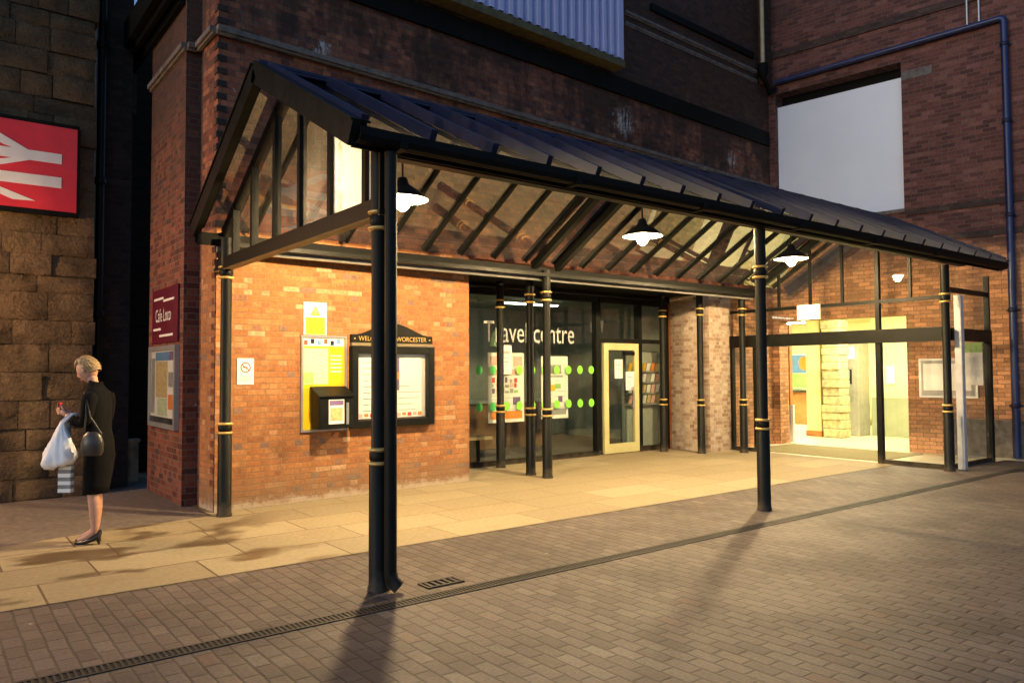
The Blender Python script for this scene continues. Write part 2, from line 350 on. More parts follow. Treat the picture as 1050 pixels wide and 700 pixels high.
def flag():
    t = NT('sandstone_flags'); uv = t.uv(); p = t.pos(); px, py, pz = t.xyz(p)
    bt = t.n('ShaderNodeTexBrick', {'Vector': uv, 'Color1': (0, 0, 0, 1), 'Color2': (1, 1, 1, 1), 'Mortar': (.5, .5, .5, 1), 'Scale': 1., 'Mortar Size': .010, 'Mortar Smooth': .3, 'Brick Width': 1.15, 'Row Height': .62}, offset=.37, offset_frequency=2, squash=.75, squash_frequency=3)
    c = t.ramp(bt.outputs[0], [(0, (.235, .188, .115)), (.5, (.275, .222, .132)), (1, (.315, .26, .16))])
    n = t.noise(p, 22, 5); n2 = t.noise(p, 1.3, 6, .65)
    c = t.mix(1., c, t.ramp(n, [(.3, (.85, .85, .85)), (.7, (1.12, 1.12, 1.12))]), 'MULTIPLY')
    c = t.mix(t.math('MULTIPLY', t.step(n2, .5, .72), .3), c, (.22, .15, .085))
    # damp patches west of the corner post
    st = t.n('ShaderNodeVectorMath', {0: p, 1: (1.0, 1.5, 1.)}, operation='MULTIPLY').outputs[0]
    wet = t.math('MULTIPLY', t.step(t.noise(st, 1.0, 3, .5), .50, .60), t.step(px, 3.4, 2.3))
    c = t.mix(t.math('MULTIPLY', wet, t.math('ADD', .55, t.math('MULTIPLY', n2, .5))), c, (.07, .042, .022))
    c = t.mix(t.math('MULTIPLY', bt.outputs[1], t.math('ADD', .5, t.math('MULTIPLY', t.step(px, 4., 2.), .45))), c, (.09, .055, .03))
    h = t.math('ADD', t.math('SUBTRACT', 1., bt.outputs[1]), t.math('MULTIPLY', n, .22))
    return t.bsdf(c, t.math('SUBTRACT', .72, t.math('MULTIPLY', wet, .35)), 0, h, .35, .012, .35)
def ashlar():
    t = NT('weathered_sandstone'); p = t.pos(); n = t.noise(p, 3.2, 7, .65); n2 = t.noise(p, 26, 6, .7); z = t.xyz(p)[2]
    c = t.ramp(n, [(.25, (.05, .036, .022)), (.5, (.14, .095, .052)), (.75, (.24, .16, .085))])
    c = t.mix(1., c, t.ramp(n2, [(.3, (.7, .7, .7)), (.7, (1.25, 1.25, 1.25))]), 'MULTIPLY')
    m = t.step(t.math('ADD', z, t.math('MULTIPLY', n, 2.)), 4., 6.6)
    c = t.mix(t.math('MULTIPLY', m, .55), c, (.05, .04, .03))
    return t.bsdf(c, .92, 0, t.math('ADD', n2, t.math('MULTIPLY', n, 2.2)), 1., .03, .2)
M['paver'] = paver(); M['flag'] = flag(); M['ashlar'] = ashlar()

# ------------------------------------------------------------------ ground
MWX0, MWX1 = 2.67, 14.67
def mw(x): return 9.02 + .05 * (x - 2.67)
MT = V((1, .05, 0)).normalized(); MN = V((MT.y, -MT.x, 0))        # main wall tangent, outward normal (towards the yard)
def mp(x, z, out=0.): return V((x, mw(x), z)) + MN * out
g = MB(); g.quad((-60, -60, -.008), (60, -60, -.008), (60, 60, -.008), (-60, 60, -.008)); tag(g.build('ground', M['asphalt']), kind='structure')
g = MB(); g.quad((-40, -40, 0), (15.6, -40, 0), (15.6, 6.24, 0), (-40, 6.24, 0)); tag(g.build('paved_yard', M['paver']), kind='structure')
g = MB(); g.poly([(-40, 6.2, .004), (13.0, 6.2, .004), (13.0, 10.5, .004), (2.6, 10.5, .004), (2.6, 8.86, .004), (1.44, 8.71, .004), (.4, 8.45, .004), (-40, 8.3, .004)])
tag(g.build('flagstone_pavement', M['flag']), kind='structure')

# ------------------------------------------------------------------ main brick building
def wall_holes(mb, A, B, th, z0, z1, holes, nrm, mi=0):
    """wall from A to B (xy) with rectangular openings [(s0,s1,z0,z1)], outer face on A-B, thickness away from nrm"""
    A, B = V((*A, 0)), V((*B, 0)); L = (B - A).length; T = (B - A).normalized(); N = V(nrm)
    S = sorted({0, L} | {h[0] for h in holes} | {h[1] for h in holes}); Z = sorted({z0, z1} | {h[2] for h in holes} | {h[3] for h in holes})
    S = [s for s in S if 0 <= s <= L]; Z = [z for z in Z if z0 <= z <= z1]
    def solid(i, j):
        if i < 0 or j < 0 or i >= len(S) - 1 or j >= len(Z) - 1: return False
        s, z = (S[i] + S[i + 1]) / 2, (Z[j] + Z[j + 1]) / 2
        return not any(h[0] < s < h[1] and h[2] < z < h[3] for h in holes)
    P = lambda s, z, d: A + T * s + V((0, 0, z)) - N * d
    for i in range(len(S) - 1):
        for j in range(len(Z) - 1):
            if not solid(i, j): continue
            a, b, c, d = S[i], S[i + 1], Z[j], Z[j + 1]
            mb.quad(P(a, c, 0), P(b, c, 0), P(b, d, 0), P(a, d, 0), mi)
            mb.quad(P(b, c, th), P(a, c, th), P(a, d, th), P(b, d, th), mi)
            if not solid(i - 1, j): mb.quad(P(a, c, th), P(a, c, 0), P(a, d, 0), P(a, d, th), mi)
            if not solid(i + 1, j): mb.quad(P(b, c, 0), P(b, c, th), P(b, d, th), P(b, d, 0), mi)
            if not solid(i, j - 1): mb.quad(P(a, c, th), P(b, c, th), P(b, c, 0), P(a, c, 0), mi)
            if not solid(i, j + 1): mb.quad(P(a, d, 0), P(b, d, 0), P(b, d, th), P(a, d, th), mi)

b1 = thing('brick_building', (2.67, 9.02, 0), 'tall old red brick building with a stone string course behind the glass canopy', 'building')
sx = lambda x: (V((x, mw(x), 0)) - V((2.67, 9.02, 0))).length
m = MB(); wall_holes(m, (2.67, 9.02), (14.67, 9.62), .5, 3.28, 10.6, [], MN)
for k in range(64):
    z = 3.3 + k * .15
    if z < 10.4: m.obox(mp(2.655, z, 0), MT, MN, V((0, 0, 1)), (0, .001, 0), (.115, .014, .066), 1)
m.build('upper_wall', [M['brick_up'], M['brick_dark']], b1)
m = MB(); wall_holes(m, (2.672, 9.022), (6.34, mw(6.34)), .5, 0, 3.28, [], MN); m.build('lower_wall', M['brick_low'], b1)
m = MB(); m.box(6.0, 6.338, mw(6.34) + .5, 10.6, 0, 3.28); m.build('return_wall', M['brick_low'], b1)
m = MB(); wall_holes(m, (12.2, mw(12.2) - .08), (12.95, mw(12.95) - .08), 1.2, 0, 3.28, [], MN); m.build('brick_pier', M['brick_pale'], b1)
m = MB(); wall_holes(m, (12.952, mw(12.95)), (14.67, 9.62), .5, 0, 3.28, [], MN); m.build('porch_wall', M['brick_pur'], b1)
# side face, stepped out in two stages
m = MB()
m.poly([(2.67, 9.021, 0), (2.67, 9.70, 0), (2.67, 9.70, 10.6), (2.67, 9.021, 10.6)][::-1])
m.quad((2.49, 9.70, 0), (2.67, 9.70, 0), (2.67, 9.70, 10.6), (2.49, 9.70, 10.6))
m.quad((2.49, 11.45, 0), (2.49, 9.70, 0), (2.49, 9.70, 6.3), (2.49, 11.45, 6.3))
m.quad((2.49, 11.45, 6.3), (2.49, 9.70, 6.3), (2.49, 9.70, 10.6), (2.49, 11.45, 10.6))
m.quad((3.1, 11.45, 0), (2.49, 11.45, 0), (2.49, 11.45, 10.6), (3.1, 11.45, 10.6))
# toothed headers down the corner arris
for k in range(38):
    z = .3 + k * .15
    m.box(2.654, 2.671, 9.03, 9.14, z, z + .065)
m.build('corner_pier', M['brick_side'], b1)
# string course: moulded strip all round the steps
def course(mb, pts, z, h, pr):
    for (a, b) in zip(pts[:-1], pts[1:]):
        a, b = V((*a, z)), V((*b, z)); d = (b - a).normalized(); n = V((d.y, -d.x, 0))
        mb.obox(a, d, n, V((0, 0, 1)), (-pr if 0 else 0, 0, -h / 2), ((b - a).length, pr, h / 2))
        mb.obox(a, d, n, V((0, 0, 1)), (0, 0, -h / 2 - .03), ((b - a).length, pr * .55, -h / 2))
m = MB(); course(m, [(2.49, 11.44), (2.49, 9.66), (2.63, 9.66), (2.63, 8.98), (14.66, 9.62)], 5.60, .06, .07); m.build('string_course', M['stone_trim'], b1)
m = MB(); course(m, [(9.86, mw(9.86)), (14.2, mw(14.2))], 8.05, .05, .05); course(m, [(9.86, mw(9.86)), (14.2, mw(14.2))], 7.86, .04, .03); m.build('ledge', M['stone_trim'], b1)
m = MB(); m.obox(mp(10.6, 8.3, .02), MT, MN, V((0, 0, 1)), (0, -.02, 0), (3.45, .03, .13)); m.build('dark_band', M['blackm'], b1)
m = MB(); m.obox(mp(13.75, 7.9, 0), MT, MN, V((0, 0, 1)), (.55, .0, -.1), (.9, .10, 2.6)); m.build('pilaster', M['brick_up'], b1)
# corrugated sheet above
m = MB(); N = 30; vs = []; fs = []; xs = []
x = 3.4
while x < 9.4:
    for dx, o in ((0, 0), (.06, 0), (.09, .075), (.16, .075), (.19, 0)): xs.append((x + dx, o))
    x += .19
for x, o in xs: vs += [mp(x, 7.0, .22 + o), mp(x, 10.4, .22 + o)]
for i in range(len(xs) - 1): fs.append((2 * i, 2 * i + 2, 2 * i + 3, 2 * i + 1))
m.add(vs, fs); m.obox(mp(9.44, 7.0, .24), MT, MN, V((0, 0, 1)), (0, -.24, 0), (.1, .03, 3.4)); m.build('corrugated_panel', M['corr'], b1)
m = MB(); m.obox(mp(3.4, 6.86, 0), MT, MN, V((0, 0, 1)), (0, .002, 0), (6.16, .29, .12)); m.build('panel_sill', plain('mossy_timber', (.09, .075, .03), .8, var=.4, scale=12), b1)
m = MB(); m.obox(mp(3.4, 6.5, 0), MT, MN, V((0, 0, 1)), (-.7, .001, 0), (11.2, .05, .3)); m.build('shade_soot_strip', M['blackm'], b1)  # black strip painting in the shade under the panel and the soot farther right
# eaves trough running back along the side face
m = MB(); m.box(2.2, 2.485, 9.75, 13.4, 6.28, 6.36); m.box(2.2, 2.27, 9.75, 13.4, 6.36, 6.62); m.box(2.3, 2.36, 9.75, 13.4, 6.2, 6.28); m.box(2.42, 2.47, 9.75, 13.4, 6.14, 6.28)
m.build('eaves_gutter', M['blackm'], b1)
m = MB(); m.prism([(2.1, 12.4, 5.95), (2.48, 12.4, 5.45), (2.48, 12.4, 6.1), (2.2, 12.4, 6.2)], (0, .25, 0)); m.build('corbel', M['stone_trim'], b1)
# soffit over the shop recess and shop interior shell
m = MB(); m.box(6.34, 12.2, mw(6.34) + .5, 10.6, 3.1, 3.27); m.build('soffit', M['blackm'], b1)
m = MB(); m.box(6.342, 12.2, 10.36, 10.6, 2.98, 3.1); m.build('shop_fascia', M['blackm'], b1)
m = MB()
m.quad((6.0, 14.6, 0), (12.8, 14.6, 0), (12.8, 14.6, 3.2), (6.0, 14.6, 3.2)); m.quad((6.0, 10.6, 0), (6.0, 14.6, 0), (6.0, 14.6, 3.2), (6.0, 10.6, 3.2))
m.quad((12.8, 14.6, 0), (12.8, 10.5, 0), (12.8, 10.5, 3.2), (12.8, 14.6, 3.2)); m.build('shop_wall', M['shopdark'], b1)
m = MB(); m.quad((6, 10.5, .02), (12.8, 10.5, .02), (12.8, 14.6, .02), (6, 14.6, .02)); m.build('shop_floor', M['shopfloor'], b1)
m = MB(); m.quad((6, 10.6, 3.09), (6, 14.6, 3.09), (12.8, 14.6, 3.09), (12.8, 10.6, 3.09)); m.build('shop_ceiling', M['shopdark'], b1)

# ------------------------------------------------------------------ right-hand building
RA, RB = V((14.67, 9.62, 0)), V((15.40, 5.2, 0)); RT = (RB - RA).normalized(); RN = V((RT.y, -RT.x, 0))   # RN towards the yard (-x)
if RN.x > 0: RN = -RN
def rp(y, z, out=0.):
    s = (y - RA.y) / RT.y; return RA + RT * s + V((0, 0, z)) + RN * out
ry = lambda y: (y - RA.y) / RT.y
b2 = thing('brick_building', (14.67, 9.62, 0), 'purple-red brick building at the right with a white boarded opening above the entrance', 'building')
Re = RA + RT * 14
def wall_r(mb, z0, z1, holes): wall_holes(mb, (RA.x, RA.y), (Re.x, Re.y), .45, z0, z1, holes, RN)
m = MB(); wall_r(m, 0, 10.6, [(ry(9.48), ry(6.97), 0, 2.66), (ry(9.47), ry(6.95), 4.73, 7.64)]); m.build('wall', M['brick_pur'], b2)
m = MB(); m.obox(rp(9.46, 4.74), RT, RN, V((0, 0, 1)), (0, -.14, 0), (ry(6.96) - ry(9.46), -.1, 2.62)); m.build('white_panel', M['white_board'], b2)
m = MB(); m.obox(rp(9.46, 7.36), RT, RN, V((0, 0, 1)), (0, -.40, 0), (ry(6.96) - ry(9.46), -.36, .28)); m.build('dark_lintel', M['blackm'], b2)
m = MB(); m.obox(rp(7.9, 4.66), RT, RN, V((0, 0, 1)), (0, -.12, 0), (ry(6.93) - ry(7.9), .04, .07)); m.build('sill', M['stone_trim'], b2)
m = MB(); m.obox(rp(6.94, 7.26), RT, RN, V((0, 0, 1)), (0, .0, 0), (.54, .012, .17)); m.build('lintel_end', M['stone_trim'], b2)
for z, h in ((8.42, .16), (4.58, .12), (4.02, .12)):
    m = MB(); m.obox(rp(9.6 if z > 5 else 6.9, z), RT, RN, V((0, 0, 1)), (0, 0, 0), (13 if z > 5 else 10, .035, h)); m.build('brick_band', brick('band_brick', [(0, (.04, .025, .022)), (.5, (.06, .035, .03)), (1, (.08, .05, .04))], (.05, .04, .035)), b2)
m = MB(); m.obox(rp(6.2, 0), RT, RN, V((0, 0, 1)), (0, 0, 0), (10, .03, .68)); m.build('plinth', plain('dirty_plinth', (.13, .11, .09), .85, var=.6, scale=7, bstr=.3), b2)
# concourse shell behind the opening
m = MB()
m.quad((15.0, 4.6, .006), (22, 4.6, .006), (22, 16, .006), (15.0, 16, .006)); m.build('concourse_floor', M['tile'], b2)
m = MB(); m.quad((15.6, 4.6, 3.0), (15.6, 16, 3.0), (22, 16, 3.0), (22, 4.6, 3.0)); m.build('concourse_ceiling', M['cream'], b2)
m = MB()
m.quad((22, 4.6, 0), (22, 16, 0), (22, 16, 3), (22, 4.6, 3)); m.quad((15.1, 16, 0), (22, 16, 0), (22, 16, 3), (15.1, 16, 3)); m.quad((22, 4.6, 0), (15.9, 4.6, 0), (15.9, 4.6, 3), (22, 4.6, 3))
m.quad((15.1, 10.2, 0), (15.1, 16, 0), (15.1, 16, 3), (15.1, 10.2, 3))
m.box(18.3, 22, 6.0, 9.30, .92, 2.99)
m.build('concourse_wall', M['cream'], b2)
m = MB(); m.box(18.285, 22, 6.0, 9.31, .008, .92); m.build('dado', M['dado'], b2)
def ceiling_light(x, y):
    t = thing('ceiling_light', (x, y, 2.99), None, 'ceiling light', 'strip lights on the station hall ceiling')
    k = MB(); k.box(x - .1, x + .1, y - .7, y + .7, 2.94, 2.985); k.build('housing', M['pale_post'], t)
    k = MB(); k.box(x - .08, x + .08, y - .68, y + .68, 2.915, 2.938); k.build('diffuser', M['tube'], t); return t
for x, y, l in ((16.3, 8.2, 'strip light just inside the station entrance opening'), (19.6, 12.4, 'strip light deepest inside the lit station hall'), (17.6, 12.2, 'strip light beyond the yellow pillar in the hall')):
    ceiling_light(x, y)['label'] = l

# pipes on the right-hand building
t = thing('drainpipe', tuple(rp(5.22, 0, .07)), 'long dark blue drainpipe across and down the right-hand brick wall', 'drainpipe')
m = MB(); c0 = rp(9.42, 7.86, .09); c1 = rp(5.3, 7.93, .09); c2 = rp(5.22, 7.86, .09)
m.tube([c0, c1], .055, 12); m.tube([c1, rp(5.24, 7.91, .09), c2, rp(5.22, .03, .09)], .062, 12); m.build('pipe', M['pipe_blue'], t)
for z in (.9, 2.6, 4.3, 6.0, 7.4):
    m = MB(); c = rp(5.22, z, .09); m.lathe(c, [(.06, 0), (.076, .01), (.076, .07), (.06, .08)], 12); m.obox(c + V((0, 0, .02)), RT, RN, V((0, 0, 1)), (-.11, -.088, 0), (.11, -.066, .04)); m.build('bracket', M['navy'], t)
for y in (5.8, 5.61):
    m = MB(); m.tube([rp(y, 7.99, .03), rp(y, 10.5, .03)], .022, 8)
    tag(m.build('conduit', M['grey_steel'], loc=tuple(rp(y, 7.99))), ('thin grey conduit rising above the blue pipe, the one nearer the pipe bend' if y < 5.7 else 'thin grey conduit rising above the blue pipe, farther from its bend'), 'conduit', 'conduits above the blue drainpipe')
t = thing('drainpipe', tuple(mp(14.16, 8.1, .1)), 'cream painted drainpipe ending in a black hopper high in the corner', 'drainpipe')
m = MB(); m.tube([mp(14.18, 8.2, .17), mp(14.18, 10.5, .17)], .045, 10); m.build('pipe', plain('cream_pipe', (.42, .36, .24), .5), t)
m = MB(); c = mp(14.18, 7.98, .17); m.lathe(c, [(.05, -.12), (.11, -.02), (.12, .14), (.10, .2)], 14); m.tube([c + V((0, 0, -.1)), c + V((.1, -.02, -.22)), mp(14.5, 7.62, .12), rp(9.42, 7.75, .09)], .05, 10); m.build('hopper', M['blackm'], t)

# ------------------------------------------------------------------ stone wall at left, dark passage
sw = thing('stone_wall', (1.8, 11.46, 0), 'weathered sandstone block wall at the left carrying the red railway sign', 'wall')
m = MB(); rnd = random.Random(3); z = 0.
m.box(-9, 1.76, 11.56, 12.4, 0, 8.2)
while z < 8.1:
    h = rnd.choice((.22, .27, .31, .36)); x = 1.80 + rnd.uniform(-.03, .03)
    while x > -4:
        w = rnd.uniform(.28, .74); d = rnd.uniform(0, .055); a0, a1, zz0, zz1 = x - w + .004, x - .004, z + .004, z + h - .004
        nx, nz = max(3, int(w / .11)), max(3, int(h / .10)); vs = []; fs = []; tl = rnd.uniform(-.02, .02)
        for j in range(nz + 1):
            for i in range(nx + 1):
                e = min(i, nx - i, j, nz - j)
                y = 11.46 - d + (.022 if e == 0 else rnd.uniform(-.022, .020)) + tl * (i / nx - .5)
                vs.append((a0 + (a1 - a0) * i / nx, y, zz0 + (zz1 - zz0) * j / nz))
        for j in range(nz):
            for i in range(nx):
                q = j * (nx + 1) + i; fs.append((q, q + 1, q + nx + 2, q + nx + 1))
        m.add(vs, fs, 0, True)
        if x > 1.7:   # quoin end
            m.box(a1 - .1, a1 + .004, 11.475 - d + .05, 12.0, zz0, zz1)
        x -= w
    z += h
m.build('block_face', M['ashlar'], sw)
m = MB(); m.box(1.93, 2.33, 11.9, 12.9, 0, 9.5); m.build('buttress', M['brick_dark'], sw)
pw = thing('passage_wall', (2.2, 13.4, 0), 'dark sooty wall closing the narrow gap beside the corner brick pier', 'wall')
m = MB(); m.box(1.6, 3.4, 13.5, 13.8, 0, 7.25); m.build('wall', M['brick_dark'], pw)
m = MB(); m.box(2.05, 2.6, 13.38, 13.5, 3.25, 3.5); m.build('lintel', M['stone_trim'], pw)
m = MB(); m.box(2.10, 2.48, 11.95, 12.1, .06, .62); m.box(2.08, 2.5, 11.93, 12.12, .62, .66)
tag(m.build('low_wall', plain('low_stone', (.16, .12, .08), .9, var=.4), loc=(2.3, 12, 0)), 'low dirty stone block at the foot of the dark gap', 'wall')
t = thing('drainpipe', (1.9, 11.72, 0), 'black cast iron drainpipe between the stone wall and the dark gap', 'drainpipe')
m = MB(); m.tube([(1.9, 11.72, .02), (1.9, 11.72, 9)], .055, 10); m.build('pipe', M['black'], t)
for z in (.5, 2.35, 4.2, 6.1):
    m = MB(); m.lathe((1.9, 11.72, z), [(.055, 0), (.075, .01), (.075, .1), (.055, .11)], 12); m.box(1.8, 2.0, 11.76, 11.8, z + .03, z + .07); m.build('bracket', M['black'], t)

# red railway sign
t = thing('railway_sign', (1.1, 11.40, 3.67), 'red enamel sign with a white double arrow symbol on the stone wall', 'sign')
m = MB(); m.box(-.05, 1.56, 11.32, 11.37, 3.70, 4.80); m.build('panel', M['rail_red'], t)
m = MB(); m.box(-.08, 1.59, 11.325, 11.40, 3.64, 3.698); m.box(-.08, 1.59, 11.325, 11.40, 4.802, 4.85); m.box(1.562, 1.60, 11.322, 11.40, 3.698, 4.802); m.box(-.09, -.052, 11.322, 11.40, 3.698, 4.802); m.build('frame', M['blackm'], t)
m = MB(); Y = 11.3165
def sy(pts, d): m.prism([(a, Y - .0012 * d, b) for a, b in pts], (0, .0035, 0))
def rot2(pts): return [(2 * .66 - a, 2 * 4.22 - b) for a, b in pts]
up_bar = [(-.02, 4.44), (-.02, 4.315), (1.385, 4.315), (1.385, 4.445)]
barb = [(.42, 4.76), (1.02, 4.44), (1.02, 4.40), (.75, 4.47), (.20, 4.76)]
diag = [(.75, 4.29), (1.02, 4.36), (1.02, 4.31), (.30, 4.06), (.02, 4.06)]
sy(up_bar, 0); sy([(-.02, 4.13), (-.02, 4.0), (1.385, 4.0), (1.385, 4.14)], 0); sy(barb, 1); sy(diag, 2)
sy([(.30, 4.0), (.52, 4.0), (1.1, 3.80), (.86, 3.79)], 1)
m.build('symbol', M['sign_white'], t)

# maroon cafe sign + map case on the side face (x = 2.49)
t = thing('cafe_sign', (2.47, 10.5, 1.97), 'maroon cafe sign with white lettering above the map case', 'sign')
m = MB(); m.box(2.465, 2.489, 9.86, 11.16, 1.99, 2.70); m.build('panel', M['maroon'], t)
m = MB()
for (y0, z0, w) in ((11.05, 2.56, .5), (10.55, 2.52, .52), (11.08, 2.16, .4), (10.75, 2.07, .68)): m.box(2.461, 2.4645, y0 - w, y0, z0, z0 + .03)
put_text(m, 'Cafe Loco', (2.462, 10.96, 2.27), (0, -1, 0), (0, 0, 1), .78, .17); m.build('lettering', M['sign_white'], t)
t = thing('map_case', (2.47, 10.5, .9), 'silver framed street map case below the maroon sign', 'notice case')
m = MB()
y0, y1, z0, z1 = 9.84, 11.2, .90, 1.95
m.box(2.43, 2.489, y0, y0 + .06, z0, z1); m.box(2.43, 2.489, y1 - .06, y1, z0, z1); m.box(2.432, 2.489, y0 + .06, y1 - .06, z0, z0 + .06); m.box(2.432, 2.489, y0 + .06, y1 - .06, z1 - .06, z1); m.build('frame', M['grey_steel'], t)
m = MB(); m.box(2.455, 2.488, y0 + .06, y1 - .06, z0 + .06, z1 - .06, 0)
X = 2.453
def pb(ya, yb, za, zb, mi, d=0.): m.box(X - d, 2.4549, y0 + .06 + (1.24) * ya, y0 + .06 + 1.24 * yb, z0 + .06 + .93 * za, z0 + .06 + .93 * zb, mi)
pb(.0, 1, 0, .08, 5); pb(.25, .8, .86, .98, 1); pb(.02, .24, .86, .98, 6); pb(.3, .78, .35, .85, 2); pb(.3, .7, .1, .34, 3); pb(.05, .26, .2, .4, 4); pb(.05, .26, .5, .7, 7); pb(.82, .98, .12, .9, 8)
m.build('map_sheet', [M['paper'], M['blue'], M['tan'], M['mapc'], M['orange'], M['screen'], M['purple'], M['pgrey'], M['pgrey']], t)
m = MB(); m.quad((2.437, y1 - .06, z0 + .06), (2.437, y0 + .06, z0 + .06), (2.437, y0 + .06, z1 - .06), (2.437, y1 - .06, z1 - .06)); m.build('glass_pane', M['glass'], t)

# ------------------------------------------------------------------ canopy
RY, RZ = 6.95, 4.42; FY, FZ = 4.97, 3.37; BY, BZ = 8.90, 3.27; CX0, CX1 = 2.42, 14.15
def roof(y): return RZ + (FZ - RZ) * (RY - y) / (RY - FY) if y < RY else RZ + (BZ - RZ) * (y - RY) / (BY - RY)
cn = thing('glass_canopy', (2.7, 5.05, 0), 'long black pitched glass canopy on iron posts along the brick building', 'canopy')
fdir = V((0, FY - RY, FZ - RZ)).normalized(); fn = V((0, -(RZ - FZ), (RY - FY))).normalized()
bdir = V((0, BY - RY, BZ - RZ)).normalized(); bn = V((0, (RZ - BZ), (BY - RY))).normalized()
m = MB(); m.box(CX0, CX1, RY - .05, RY + .05, RZ - .10, RZ + .02)
m.obox((CX0, RY, RZ + .045), (1, 0, 0), fdir, fn, (0, 0, 0), (CX1 - CX0, .14, .012)); m.obox((CX0, RY, RZ + .045), (1, 0, 0), bdir, bn, (0, 0, 0), (CX1 - CX0, .14, .012)); m.tube([(CX0, RY, RZ + .06), (CX1, RY, RZ + .06)], .03, 8)
m.build('ridge', M['navy'], cn)
# gutters: half round troughs on a fascia
def gutter(y, z, sgn, mats, x0, x1):
    k = MB(); pr = [(-.07, .11), (-.07, .05), (-.048, .012), (0, 0), (.048, .012), (.07, .05), (.07, .11)]
    vs = []; fs = []
    for x in (x0, x1):
        for a, b in pr: vs.append((x, y + a, z + b))
        for a, b in reversed(pr): vs.append((x, y + a * .88, z + b + (.01 if b < .11 else 0)))
    n = 14
    for i in range(n): fs.append((i, (i + 1) % n, n + (i + 1) % n, n + i))
    fs += [tuple(range(n - 1, -1, -1)), tuple(range(n, 2 * n))]; k.add(vs, fs)
    k.box(x0, x1, y - sgn * .083 - .010, y - sgn * .083 + .010, z - .012, z + .13)
    o = k.build('gutter', mats, cn)
    for x in [x0 + .35 + 1.75 * i for i in range(int((x1 - x0) / 1.75))]:
        q = MB(); q.box(x - .03, x + .03, y - .076, y + .076, z - .007, z + .09); q.build('gutter_joint', mats, o)
gutter(4.92, 3.235, -1, M['blackm'], CX0, CX1); gutter(8.92, 3.05, 1, M['blackm'], CX0, 12.92)
m = MB(); m.box(2.75, 12.9, 8.66, 8.80, 3.02, 3.07); m.build('edge_beam', M['black'], cn)
m = MB(); m.tube([(2.62, 8.84, 3.00), (12.8, 8.84, 3.00)], .032, 12); m.build('lighting_conduit', M['grey_steel'], cn)
m = MB(); m.box(2.75, 12.95, 5.03, 5.13, 3.215, 3.275); m.build('edge_beam', M['black'], cn)
# glazing bars, panes
bars = [CX0 + .06 + .585 * k for k in range(21)]
for i, x in enumerate(bars):
    for (d, n, L) in ((fdir, fn, (V((0, FY, FZ)) - V((0, RY, RZ))).length), (bdir, bn, (V((0, BY, BZ)) - V((0, RY, RZ))).length)):
        m = MB(); o = V((x, RY, RZ)); s = 1 if n is fn else 0
        m.obox(o, (1, 0, 0), d, n, (-.013, .06, -.045), (.013, L, -.006), 0)
        m.obox(o, (1, 0, 0), d, n, (-.028, .12, .006), (.028, L + .03, .062 + .038 * s), 1)
        m.build('glazing_bar', [M['black'], M['navy'] if n is fn else M['blackm']], cn)
        if i < len(bars) - 1:
            m = MB(); q = V((bars[i + 1], RY, RZ)); m.quad(o + d * .05, q + d * .05, q + d * (L + .02), o + d * (L + .02)) if n is bn else m.quad(o + d * (L + .02), q + d * (L + .02), q + d * .05, o + d * .05)
            m.build('roof_pane', M['roofglass'] if n is bn else M['roofglass_front'], cn)
# heavy rafters
for x in (2.72, 7.28, 7.74, 12.95):
    for (d, n, L) in ((fdir, fn, 2.22), (bdir, bn, 2.25)):
        if x == 2.72 or x == 12.95: pass
        m = MB(); m.obox((x, RY, RZ), (1, 0, 0), d, n, (-.045, .06, -.16), (.045, L, -.05)); m.build('rafter', M['black'], cn)
# verges
for x in (CX0 - .03, CX1):
    m = MB()
    for (d, n, L) in ((fdir, fn, 2.32), (bdir, bn, 2.32)): m.obox((x, RY, RZ), (1, 0, 0), d, n, (-.02, 0, -.13), (.05, L, .05)); m.obox((x, RY, RZ), (1, 0, 0), d, n, (-.035, 0, .05), (.12, L, .066))
    m.build('bargeboard', M['black'] if x < 5 else M['navy'], cn)
# gable frame at the left end
GX = 2.70; gy = [5.3, 5.94, 6.59, 7.21, 7.84, 8.43]
m = MB(); m.box(GX - .05, GX + .05, 5.0, 9.0, 2.80, 2.90); m.box(GX - .065, GX + .065, 4.98, 9.0, 2.765, 2.80)
for y in gy: m.box(GX - .035, GX + .035, y - .03, y + .03, 2.9, roof(y) - .10)
m.box(GX - .05, GX + .05, 5.0, 5.08, 2.9, roof(5.04) - .1); m.box(GX - .05, GX + .05, 8.82, 8.9, 2.9, roof(8.86) - .1); m.build('gable_frame', M['black'], cn)
ys = [5.06] + gy + [8.84]
for a, b in zip(ys[:-1], ys[1:]):
    pts = [(GX, a, 2.9), (GX, b, 2.9), (GX, b, roof(b) - .12)] + ([(GX, RY, roof(RY) - .12)] if a < RY < b else []) + [(GX, a, roof(a) - .12)]
    m = MB(); m.poly(pts[::-1]); m.build('gable_pane', M['opal' if b < 6 else 'semi' if b < 6.7 else 'gableglass'], cn)
m = MB(); m.box(GX - .052, GX + .052, 5.0, 9.0, 2.759, 2.7645); m.build('gable_trim', plain('worn_timber', (.30, .21, .10), .6), cn)
